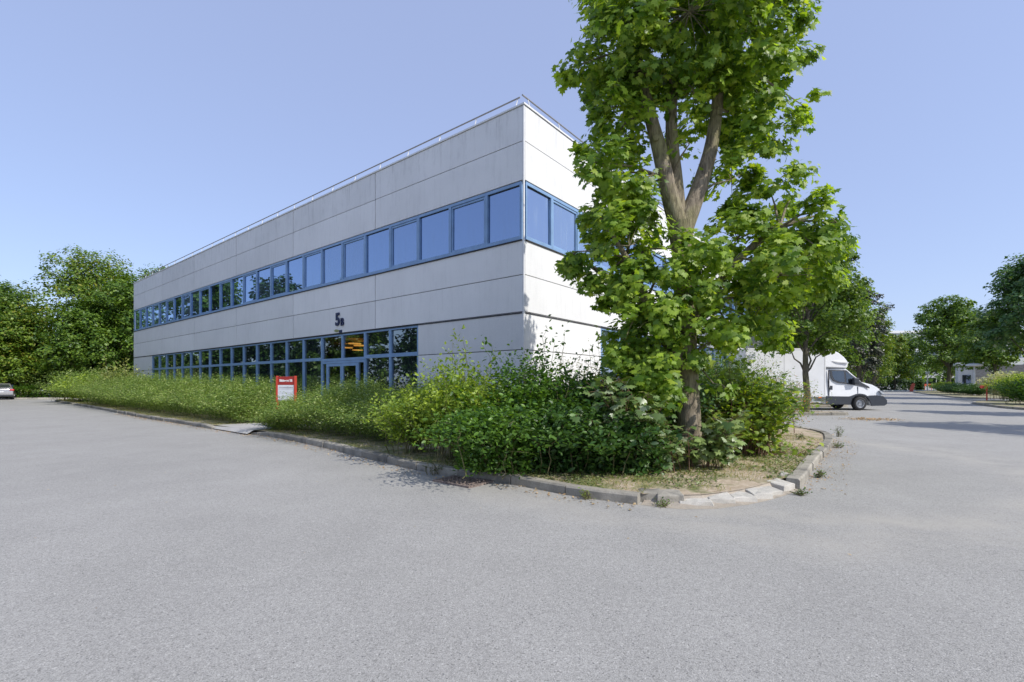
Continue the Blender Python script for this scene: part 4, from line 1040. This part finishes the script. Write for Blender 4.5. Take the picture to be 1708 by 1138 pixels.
crown_tree('maple_tree', 'smaller maple with bare lower trunk on the parking island in front of the white van', 'tree', 13.95, 22.55, 8.2, 2.6, 111, M['maple_island'], .19, 17000, 3.0, .17, bark='bark_dark', blobs=BT, z0=.1, kind='maple_lo', clump=.45)

# white box van
VX0, VY = 12.75, 25.85           # rear of the box, near side
van = empty('box_van', (VX0, VY+1.1, 0)); tag(van, 'white box van with wind deflector and dark grey lower cladding parked behind the island', 'van')
# local: x forward, y across (-1.05 near side .. 1.05), z up ; 1 px = 0.0327 m
S = 0.0327
def vxp(px): return (px-CX)/F*VY - VX0
def vzp(py): return CH+(HY-py)/F*VY
xb0, xb1 = 0.0, vxp(1378)
b_ = MB(); b_.box(xb0, xb1, -1.06, 1.06, vzp(662), vzp(581)); bx_o = b_.build('cargo_box', M['box_white'], van, bevel=.02)
b_ = MB()
for xx in (xb0, xb1-.07): b_.box(xx, xx+.07, -1.072, -1.062, vzp(661), vzp(582))
b_.box(xb0, xb1, -1.073, -1.063, vzp(662), vzp(659)); b_.box(xb0, xb1, -1.073, -1.063, vzp(583.5), vzp(581)); b_.build('edge_trim', M['coping'], bx_o)
b_ = MB()
for xx in (1.05, 2.1, 3.15): b_.box(xx, xx+.012, -1.0625, -1.0595, vzp(658), vzp(584))
b_.build('panel_seams', M['joint'], bx_o)
# deflector above the cab
prof = [(xb1+.01, vzp(581)), (vxp(1390), vzp(583)), (vxp(1402), vzp(588)), (vxp(1412), vzp(595)), (vxp(1419), vzp(602)), (vxp(1421), vzp(606)), (vxp(1419), vzp(612)), (vxp(1417), vzp(614)), (xb1+.01, vzp(613))]
def lofted(prof, widths, name, mat, parent, bevel=.03, smooth=True):
    """side profile closed, half width given per profile point: rounded body between both sides"""
    n = len(prof); vs = [(x, -w, z) for (x, z), w in zip(prof, widths)] + [(x, w, z) for (x, z), w in zip(prof, widths)]
    m_ = MB(); m_.add(vs, [tuple(range(n)), tuple(range(n, 2*n))[::-1]] + [(i, (i+1) % n, n+(i+1) % n, n+i) for i in range(n)])
    return m_.build(name, mat, parent, bevel=bevel, smooth=smooth, seg=3)
lofted(prof, [1.0,.99,.96,.92,.86,.84,.86,.9,1.0], 'wind_deflector', M['white_paint'], van, .06)
b_ = MB(); b_.prism([(vxp(1392), vzp(601.5)), (vxp(1400), vzp(603)), (vxp(1418), vzp(604.5)), (vxp(1418), vzp(605.8)), (vxp(1398), vzp(604.6)), (vxp(1390), vzp(602.4))], -1.0, -.9); b_.build('deflector_crease', M['coping'], van)
# cab
zt = vzp(614.5)
cabp = [(vxp(1379.5), zt), (vxp(1417), zt), (vxp(1441), vzp(637.5)), (vxp(1460), vzp(642)), (vxp(1472), vzp(648)), (vxp(1478), vzp(655)), (vxp(1482), vzp(663)), (vxp(1482.5), vzp(671)), (vxp(1480), vzp(676)), (vxp(1462), vzp(677)),
        (vxp(1455), vzp(677)), (vxp(1453), vzp(666)), (vxp(1446), vzp(660.5)), (vxp(1437), vzp(659)), (vxp(1428), vzp(660.5)), (vxp(1422), vzp(667)), (vxp(1421), vzp(674.5)), (vxp(1379.5), vzp(674.5))]
wd = [.86,.80,.94,.90,.84,.76,.72,.72,.74,.93,.96,.98,.98,.98,.98,.98,.98,.98]
lofted(cabp, wd, 'cab', M['white_paint'], van, .035)
def side_plate(name, pts, y0, y1, mat, parent, bev=.01):
    m_ = MB(); m_.prism([(vxp(a), vzp(b)) for a, b in pts], y0, y1); return m_.build(name, mat, parent, bevel=bev)
side_plate('lower_cladding', [(1380,661),(1419,661.5),(1424,660),(1430,657.5),(1437,656.6),(1445,658),(1450,661),(1455,660),(1466,659.5),(1476,661),(1482.3,668),(1482.3,674),(1478,677),(1456,677.5),(1453.8,670),(1450,664),(1444,660.4),(1437,659.4),(1430,660.5),(1424,665),(1421.5,672),(1421,675),(1380,675)], -1.0, -.90, M['grey_plastic'], van)
side_plate('lower_cladding', [(1380,661),(1419,661.5),(1424,660),(1430,657.5),(1437,656.6),(1445,658),(1450,661),(1455,660),(1466,659.5),(1476,661),(1482.3,668),(1482.3,674),(1478,677),(1456,677.5),(1453.8,670),(1450,664),(1444,660.4),(1437,659.4),(1430,660.5),(1424,665),(1421.5,672),(1421,675),(1380,675)], .90, 1.0, M['grey_plastic'], van)
b_ = MB(); b_.box(vxp(1474), vxp(1483), -.86, .86, vzp(677), vzp(664)); b_.build('bumper', M['grey_plastic'], van, bevel=.05, smooth=True)
b_ = MB(); b_.box(vxp(1478), vxp(1481.5), -.5, .5, vzp(662.5), vzp(655)); b_.build('grille', M['grey_plastic'], van, bevel=.02)
for s in (-1, 1):
    b_ = MB(); b_.prism([(vxp(1471), vzp(651.5)), (vxp(1477), vzp(654)), (vxp(1480), vzp(659)), (vxp(1474), vzp(657))], s*.93, s*.70); b_.build('headlight', M['headlamp'], van, bevel=.02)
    b_ = MB(); b_.box(vxp(1473), vxp(1482), s*.90, s*.74, vzp(672), vzp(667)); b_.build('fog_light', M['headlamp'], van, bevel=.03)
# side glass: dark surround and panes, tilted with the cab side
def tilted(name, pts, mat, parent, prt, s=-1):
    # cab side leans inward from .98 at door sill level to .86/.8 at the roof
    def yy(z):
        z0, z1 = vzp(645), zt; f = min(1, max(0, (z-z0)/(z1-z0))); return s*((.965 + (.85-.965)*f)+prt)
    P2 = [(vxp(a), yy(vzp(b)), vzp(b)) for a, b in pts]; P3 = [(x, y-s*.05, z) for x, y, z in P2]; n = len(P2)
    m_ = MB(); m_.add(P2+P3, [tuple(range(n)), tuple(range(n, 2*n))[::-1]] + [(i,(i+1)%n,n+(i+1)%n,n+i) for i in range(n)]); return m_.build(name, mat, parent)
for s in (-1, 1):
    sur = tilted('window_surround', [(1389,616.8),(1416.5,617.5),(1423,624),(1441,638.5),(1452,645),(1454,648),(1441,645.5),(1428,642.5),(1402,638.5),(1394,635.5),(1390,631)], M['grey_plastic'], van, .02, s)
    tilted('side_window', [(1392,619),(1412,619),(1412,638),(1403,637.2),(1396,634),(1393,630)], M['glass_car'], sur, .026, s)
    tilted('quarter_window', [(1415,619.5),(1419,622.5),(1429,632),(1429,640.5),(1415,638.5)], M['glass_car'], sur, .026, s)
    b_ = MB(); b_.box(vxp(1386.5), vxp(1391), s*.975, s*1.0, vzp(650.5), vzp(643.5)); b_.build('door_handle', M['grey_plastic'], van, bevel=.015)
    mi = MB(); mi.box(vxp(1422.5), vxp(1431.5), s*1.0, s*1.2, vzp(640), vzp(630.5)); mi.build('wing_mirror', M['grey_plastic'], van, bevel=.04, smooth=True)
# windscreen
ws = MB(); ws.add([(vxp(1418.2), -.74, vzp(616)), (vxp(1418.2), .74, vzp(616)), (vxp(1441.6), .86, vzp(636.8)), (vxp(1441.6), -.86, vzp(636.8)),
                   (vxp(1416.7), -.74, vzp(617.5)), (vxp(1416.7), .74, vzp(617.5)), (vxp(1440), .86, vzp(638.3)), (vxp(1440), -.86, vzp(638.3))], [(0,1,2,3),(4,7,6,5),(0,4,5,1),(1,5,6,2),(2,6,7,3),(3,7,4,0)])
ws.build('windscreen', M['glass_car'], van)
side_plate('door_gap', [(1385.2,617),(1385.6,617),(1385.6,661),(1385.2,661)], -.995, -.9, M['gasket'], van, 0)
side_plate('door_gap', [(1433.4,645),(1433.8,645),(1433.8,660),(1433.4,660)], -.995, -.9, M['gasket'], van, 0)
def wheel(x, s, R_=.37):
    root = MB(); y0 = s*.78; y1 = s*1.0
    root.lathe([(R_*.62, y1), (R_*.80, y1+s*.01), (R_*.95, y1-s*.02), (R_, y1-s*.06), (R_, y0), (R_*.6, y0)], (x, 0, R_), 32, 'y'); t_ = root.build('wheel', M['tyre'], van, smooth=True)
    r_ = MB(); r_.lathe([(0.0, y1-s*.03), (R_*.22, y1-s*.02), (R_*.28, y1-s*.06), (R_*.48, y1-s*.07), (R_*.54, y1-s*.01), (R_*.62, y1-s*.005), (R_*.63, y0)], (x, 0, R_), 28, 'y'); r_.build('rim', M['rim'], t_, smooth=True)
for s in (-1, 1): wheel(vxp(1437.5), s); wheel(.95, s)
b_ = MB()
for s in (-1, 1): b_.box(.1, vxp(1380), s*.45-.05, s*.45+.05, vzp(670), vzp(663))
b_.box(2.0, 3.1, -.95, -.9, vzp(672.5), vzp(669.5)); b_.box(2.0, vxp(1372), -.99, -.94, vzp(672.5), vzp(669.5)); b_.box(2.5, 2.56, -.98, -.94, vzp(669.5), vzp(662)); b_.box(3.7, 3.76, -.98, -.94, vzp(669.5), vzp(662)); b_.build('chassis', M['steel'], van)
b_ = MB(); b_.box(vxp(1366), vxp(1371), -1.078, -1.05, vzp(664), vzp(662.2)); b_.build('side_marker', M['orange'], van)
b_ = MB(); b_.box(vxp(1483.1), vxp(1484), -.26, .26, vzp(671.5), vzp(668)); b_.build('number_plate', M['signwhite'], van)
b_ = MB(); b_.box(-.03, 0, -1.0, -.85, .95, 1.25); b_.box(-.03, 0, .85, 1.0, .95, 1.25); b_.build('tail_light', M['tail_red'], van)
b_ = MB(); b_.box(vxp(1383), vxp(1426), -.85, .85, .30, .62); b_.build('underbody', M['grey_plastic'], van)
b_ = MB()
for s in (-.45, .45): b_.box(vxp(1388), vxp(1402), s-.25, s+.25, vzp(662), vzp(650)); b_.box(vxp(1386), vxp(1391), s-.24, s+.24, vzp(650), vzp(628))

# ------------------------------------------------------------------ silver car, far left
cx_, cy_ = -45.6, 42.2
car = empty('car', (cx_, cy_, 0), math.radians(44)); tag(car, 'silver car seen from behind at the left edge of the photo', 'car')
# local: y forward (away), x across; rear at y=0
prof = [(0.0,.35),(-.02,.62),(.02,.98),(.25,1.04),(.95,1.40),(1.5,1.47),(2.2,1.42),(3.0,1.02),(4.1,.86),(4.3,.6),(4.25,.28),(.1,.28)]
wid = [.84,.88,.86,.80,.62,.58,.60,.78,.80,.80,.8,.82]
n = len(prof); m_ = MB(); m_.add([(-w, y, z) for (y, z), w in zip(prof, wid)] + [(w, y, z) for (y, z), w in zip(prof, wid)], [tuple(range(n)), tuple(range(n, 2*n))[::-1]] + [(i,(i+1)%n,n+(i+1)%n,n+i) for i in range(n)])
m_.build('body', M['silver_paint'], car, bevel=.07, smooth=True, seg=3)
m_ = MB(); m_.add([(-.68,.30,1.085),(.68,.30,1.085),(.54,.88,1.385),(-.54,.88,1.385),(-.68,.33,1.05),(.68,.33,1.05),(.54,.91,1.35),(-.54,.91,1.35)], [(0,1,2,3),(4,7,6,5),(0,4,5,1),(1,5,6,2),(2,6,7,3),(3,7,4,0)]); m_.build('rear_window', M['glass_car'], car)
for s in (-1, 1):
    m_ = MB(); m_.add([(s*.64,1.05,1.36),(s*.61,1.55,1.39),(s*.64,2.15,1.35),(s*.80,2.8,1.05),(s*.81,.6,1.08)], [(0,1,2,3,4)]); 
    m_.prism([(.75,1.07),(1.05,1.34),(2.15,1.34),(2.75,1.05)], s*.70, s*.78, 'x'); m_.build('side_window', M['glass_car'], car)
    m_ = MB(); m_.box(s*.90, s*.60, -.035, .12, .80, .95); m_.build('tail_light', M['tail_red'], car, bevel=.03)
    for yy in (.75, 3.4):
        m_ = MB(); a0, a1 = s*.66, s*.87; R_ = .32
        vs = []
        m_.tube([(a0, yy, R_), (a1, yy, R_)], R_, 24); w_o = m_.build('wheel', M['tyre'], car)
        m_ = MB(); m_.tube([(a1-.02*s, yy, R_), (a1+s*.012, yy, R_)], R_*.6, 18); m_.build('rim', M['rim'], w_o)
m_ = MB(); m_.box(-.26, .26, -.045, -.01, .66, .77); m_.build('number_plate', M['signwhite'], car)
m_ = MB(); m_.box(-.82, .82, -.05, .05, .30, .46); m_.build('bumper', M['grey_plastic'], car, bevel=.03)

# ------------------------------------------------------------------ trees left background
LTREES = [(-38.8, 48.5, 12.6, 4.8, 'tree_mid', 'tree nearest the far end of the building, left background'),
 (-45.5, 51.5, 16.2, 6.8, 'tree_bright', 'largest tree of the left background with yellowish lit top'),
 (-54.0, 50, 12.0, 5.6, 'tree_mid', 'green tree at the left edge of the photo behind the silver car'),
 (-36.0, 56, 14.0, 5.0, 'tree_mid', 'tree tucked behind the far building corner, left background'),
 (-61.0, 54, 12.5, 5.8, 'tree_dark', 'dark tree mostly cut by the left edge of the photo'),
 (-46.5, 63, 17.2, 6.0, 'tree_mid', 'tree crown peeping over the far roof corner'),
 (-49.5, 47.2, 8.6, 4.0, 'tree_bright', 'low bright tree with drooping branches behind the silver car'),
 (-42.0, 47.0, 9.6, 4.2, 'tree_mid', 'low leafy tree in front of the largest left background tree')]
for i, (x, y, h, r, mt, lab) in enumerate(LTREES):
    crown_tree('broadleaf_tree', lab, 'tree', x, y, h, r, 200+i, M[mt], .27, 30000, h*.10, group=None, nb=44)
# shady understorey wall and clipped low hedge
def box_hedge(name, label, cx_, cy_, lx, ly, h, seed, mat, n, leaf, rot=0, z0=0.0, kind='round'):
    rng = np.random.default_rng(seed); root = empty(name, (cx_, cy_, z0), rot); tag(root, label, 'hedge')
    u_ = rng.random((n, 3)); f = rng.integers(0, 3, n); 
    u_[:, 0] = np.where(f == 0, np.round(u_[:, 0])*.97+.015, u_[:, 0]); u_[:, 1] = np.where(f == 1, np.round(u_[:, 1])*.9+.05, u_[:, 1]); u_[:, 2] = np.where(f == 2, .97, u_[:, 2])
    P = (u_-np.array([.5,.5,0]))*np.array([lx, ly, h]) + rng.normal(size=(n,3))*leaf*.6
    P[:, 2] *= 1+.08*np.sin(P[:, 0]*1.3+seed); P[:, 2] = np.abs(P[:, 2])
    leaves_mesh('foliage', kind, P, unit(u_-.5)+np.array([0,-.2,.5])+rng.normal(size=(n,3))*.4, rng.normal(size=(n,3)), leaf*(.6+.7*rng.random(n)), mat, root)
    mb = MB(); 
    k = -lx/2+.4
    while k < lx/2-.2:
        mb.tube([(k, 0, 0), (k+.1, .05, h*.5), (k-.05, -.05, h*.8)], [.03,.02,.01], 5); k += .6
    mb.build('stems', M['twig'], root); return root
box_hedge('hedge', 'low trimmed hedge behind the silver car in the tree shade', -36.5, 45.2, 24, 1.5, 1.15, 301, M['mid'], 14000, .16)
box_hedge('hedge', 'tall dark hedge under the left background trees', -40, 47.8, 34, 2.0, 3.6, 302, M['tree_dark'], 24000, .26)
sheet('ground', [(-75, 44.3), (-27, 43.9), (-23, 46), (-23, 95), (-75, 95)], 0.1, M['soil_green'])
kerb('kerb', [(-60, 44.2), (-27, 43.8)], M['stone'], seed=9, block=1.0)
tag(COL.objects[-1], kind='structure')

# trees across the road to the left, mirrored in the facade glass
for i, (x, y, h, r) in enumerate([(-47, 37, 15.5, 5.4), (-43.5, 29, 13, 5.2), (-40, 21, 12.2, 5.0), (-38, 12.5, 12.4, 5.0), (-37, 4, 11.8, 5.0), (-36, -5, 12, 5.0), (-36, -14, 11.6, 4.8)]):
    crown_tree('broadleaf_tree', 'broadleaf tree across the road, seen only mirrored in the office windows', 'tree', x, y, h, r, 400+i, M['tree_dark'] if i % 2 else M['tree_mid'], .42, 13000, h*.08, group='row of trees mirrored in the office windows', nb=30)
box_hedge('hedge', 'tall hedge across the road, seen mirrored in the ground floor windows', -39.5, 8, 2.0, 58, 4.6, 303, M['tree_dark'], 26000, .34, rot=math.radians(8))

# ------------------------------------------------------------------ right side
# trees outside the frame on the right whose shadows cross the road
for i, (x, y, h, r) in enumerate([(23.8, 9.8, 11.6, 3.3), (30.8, 17.8, 11.4, 2.9), (38.0, 27.6, 11.6, 3.0)]):
    crown_tree('broadleaf_tree', 'slim tree beyond the right edge of the photo casting its shadow across the road', 'tree', x, y, h, r, 500+i, M['tree_mid'], .30, 9000, 2.4, group='roadside trees beyond the right edge', nb=18)
RT = [(46.3, 41.5, 13.4, 5.2, 'tree_blue', 'large dark blue green tree at the right edge of the photo', 24000),
      (56.0, 55.0, 10.0, 3.8, 'tree_mid', 'dark tree in front of the grey brick booth', 12000),
      (71.8, 78.0, 16.0, 5.3, 'tree_mid', 'bushy tree left of the brick booth with several trunks', 20000),
      (80.0, 84.0, 15.0, 5.0, 'tree_blue', 'tree just behind the bushy tree by the booth', 10000),
      (74.0, 92.0, 11.0, 4.0, 'tree_bright', 'light green tree where the road bends, right of the pale far building', 9000),
      (88.0, 105.0, 13.0, 5.0, 'tree_mid', 'far tree behind the dark clipped hedge on the right', 8000)]
for i, (x, y, h, r, mt, lab, n) in enumerate(RT):
    crown_tree('broadleaf_tree', lab, 'tree', x, y, h, r, 520+i, M[mt], .24+.0016*y, n, (h*.40 if i < 2 else h*.22), nb=28)
MT = [(18.9, 31.6, 10.2, 2.7, 'tree_mid', 'green tree behind the van box, close to the office wall', 12000, .2),
      (22.2, 33.5, 11.3, 3.2, 'tree_mid', 'green tree behind the van, above its cab', 14000, .2),
      (24.0, 38.5, 9.4, 3.0, 'tree_dark', 'dark green tree behind the van box', 9000, .22),
      (33.2, 45.5, 11.4, 2.9, 'tree_purple', 'very dark leaved tree right of the van deflector', 15000, .2),
      (42.5, 55.5, 10.4, 2.7, 'tree_bright', 'yellow green tree just right of the van bonnet', 9000, .22),
      (60.0, 80.0, 10.0, 3.2, 'tree_bright', 'small light tree in front of the pale far building', 7000, .3),
      (68.0, 88.0, 8.6, 3.0, 'tree_mid', 'small green tree before the right part of the pale far building', 6000, .32),
      (52.5, 75.0, 11.5, 4.0, 'tree_bright', 'light green tree between the very dark tree and the far building', 9000, .3),
      (64.0, 104.0, 10.5, 5.0, 'tree_dark', 'dark far tree beyond the clipped hedge', 6000, .42)]
for i, (x, y, h, r, mt, lab, n, lf) in enumerate(MT):
    crown_tree('broadleaf_tree', lab, 'tree', x, y, h, r, 540+i, M[mt], lf, n, h*.2, nb=22)
box_hedge('hedge', 'dark clipped hedge at the far end of the road', 71, 93, 18, 1.6, 1.9, 310, M['tree_dark'], 7000, .34)
kb = MB()
for k in range(8): kb.box(63+k*2.2, 63+k*2.2+1.9, 88.9, 89.2, 0, .16)
tag(kb.build('kerb', M['blueroad']), kind='structure')
# right hand beds
def bed(pts, seed, mat):
    pth = smooth_poly(pts, .6); kerb('kerb', pth, M['kerb'], seed=seed, block=1.0, sub=2); return pth
b1 = [(33, 22.5), (30.2, 24.4), (28.4, 25.9), (29.2, 28.2), (32.0, 32.6), (34.0, 35.0), (36.5, 36.8), (41, 38.2), (60, 43.5)]
b1 = b1[::-1]
pth = bed(b1, 21, 'soil'); sheet('ground', offset(pth, .12)+[(60, 20), (40, 20)], .11, M['soil_green'])
b2 = [(70, 44), (50, 43.5), (45, 44.3), (44.0, 45.8), (45.0, 48.2), (48.8, 54), (57, 66), (68, 80), (80, 88)]
b2 = b2[::-1]
pth = bed(b2, 22, 'soil'); sheet('ground', offset(pth, .12)+[(90, 50), (90, 85)], .11, M['soil_green'])
def lamp(px, py, h, disc, label):
    x, y = G(px, py); r_ = empty('street_lamp', (x, y, 0)); tag(r_, label, 'street lamp')
    m_ = MB(); m_.tube([(0,0,0), (0,0,h-.25)], [.11,.085], 12); m_.build('pole', M['lampwhite'], r_, smooth=True)
    m_ = MB()
    if disc: m_.lathe([(0,.32),(.45,.30),(.72,.18),(.76,.02),(.6,-.06),(0,-.08)], (0,0,h-.22), 24)
    else: m_.lathe([(0,.36),(.16,.33),(.30,.2),(.33,.05),(.26,-.12),(.1,-.2),(0,-.2)], (0,0,h-.2), 20)
    m_.build('lamp_head', M['lampwhite'], r_, smooth=True); return r_
lamp(1547, 652.5, 3.45, False, 'thin white globe lamp post at the far end of the road')
lamp(1625, 660.5, 3.7, True, 'white lamp post with broad disc head in front of the brick booth')
# brick booth
x, y = G(1624, 655); bo = empty('brick_booth', (63.4, 65.0, 0.1), math.radians(-38)); tag(bo, 'grey brick gatehouse with pale door panel and white fascia, right side', 'booth')
m_ = MB(); m_.box(0, 7.0, 0, 4.0, 0, 3.8); m_.build('wall', M['brick'], bo)
m_ = MB(); m_.box(-1.6, -.004, .2, 3.8, 0, 3.6); m_.build('door_wall', M['farwall'], bo)
m_ = MB(); m_.box(-1.2, -.35, .12, .19, .1, 2.5); dd_ = m_.build('door', M['glass_far'], bo)
m_ = MB(); m_.box(-1.8, .9, -.15, 4.1, 3.81, 4.2); m_.build('fascia', M['lampwhite'], bo, bevel=.02)
# red signs
x, y = G(1646, 669); rs = empty('direction_sign', (x, y, .05)); tag(rs, 'red direction sign on a thin red post in front of the pale feathery shrub', 'sign')
m_ = MB(); m_.tube([(0,0,0),(0,0,1.35)], .05, 10); m_.build('post', M['redpost'], rs)
m_ = MB(); m_.prism([(-.62,1.12),(-.5,1.26),(.02,1.30),(.1,1.2),(.02,1.0),(-.5,1.0)], -.025, .025); m_.build('arrow_panel', M['red'], rs, bevel=.005)
x, y = G(1521, 653.3); rs = empty('marker_post', (x, y, 0)); tag(rs, 'small leaning red marker post by the far dark hedge', 'post')
m_ = MB(); m_.prism([(-.45,0),(.15,0),(.55,1.35),(.15,1.45),(-.15,1.1)], -.06, .06); m_.build('panel', M['redpost'], rs, bevel=.02)
x, y = G(1553, 652); rs = empty('road_barrier', (x+.3, y+1, 0)); tag(rs, 'low red barrier rail among the far tree trunks', 'barrier')
m_ = MB(); m_.box(-.75,.75,-.04,.04,.85,1.3); m_.build('rail', M['redpost'], rs); m_ = MB(); m_.box(-.7,-.62,-.03,.03,0,.85); m_.box(.62,.7,-.03,.03,0,.85); m_.build('posts', M['redpost'], rs)
# shrubs right
def rshrub(px, py, h, r, seed, mat, lab, leaf=.14, kind='oval', ns=420, K=20, droop=.35, **kw):
    x, y = G(px, py); shrub('shrub', lab, 'shrub', x, y, h, r, seed, M[mat], leaf, ns, K, kind, 1.0, z0=.1, droop=droop, off=.08, **kw)
rshrub(1600, 659.5, 1.5, 2.2, 601, 'tree_blue', 'rounded blue green bush left of the disc lamp')
rshrub(1630, 661.5, 1.3, 1.8, 602, 'deep', 'dark low bush at the foot of the disc lamp')
rshrub(1679, 669, 2.4, 1.5, 603, 'silver', 'pale silvery feathery shrub beside the red direction sign', .22, 'lens', 420, 24, droop=.5)
rshrub(1710, 672, 2.3, 1.9, 604, 'lime', 'bright green shrub at the right edge of the photo', .14, 'oval', 520, 24)
rshrub(1724, 678, 1.9, 1.6, 605, 'mid', 'mid green shrub cut by the right edge of the photo', .14, 'oval', 380, 20)
rshrub(1578, 656, 1.6, 1.8, 606, 'lime', 'small yellow green bush under the bushy tree by the booth', .2)
# pale far building
fbd = empty('far_building', (114, 150, 0)); tag(fbd, 'pale flat roofed building far behind the trees at the end of the road', 'building')
m_ = MB(); m_.box(0, 130, 0, 16, 0, 17.2); m_.build('wall', M['farwall'], fbd)
m_ = MB(); m_.box(-.4, 130.4, -.4, 16.4, 17.2, 18.0); m_.build('roof', M['coping'], fbd)
for fl in range(4):
    m_ = MB(); z0 = 1.2+fl*4.2; m_.box(2, 128, -.06, .0-.005, z0, z0+1.9); wb = m_.build('window_band', M['glass_far'], fbd)
    m_ = MB(); 
    for k in range(42): m_.box(2+k*3, 2.25+k*3, -.12, -.065, z0, z0+1.9)
    m_.build('mullions', M['farwall'], wb)
# distant wood closing the horizon
rng = np.random.default_rng(700); n = 60000
ang = rng.uniform(-1.35, 1.35, n); rad = rng.uniform(190, 250, n)
hh = 9 + 3*np.sin(ang*23)+2*np.sin(ang*51+1)+1.5*np.sin(ang*97)
z = hh*rng.random(n)**.7
P = np.stack([rad*np.sin(ang), rad*np.cos(ang), z], 1)
tag(leaves_mesh('distant_wood', 'round', P, rng.normal(size=P.shape)+np.array([0,-.5,.6]), rng.normal(size=P.shape), 1.4*(.6+.8*rng.random(n)), M['tree_mid']), 'far wood closing the horizon', 'wood', kind='stuff')
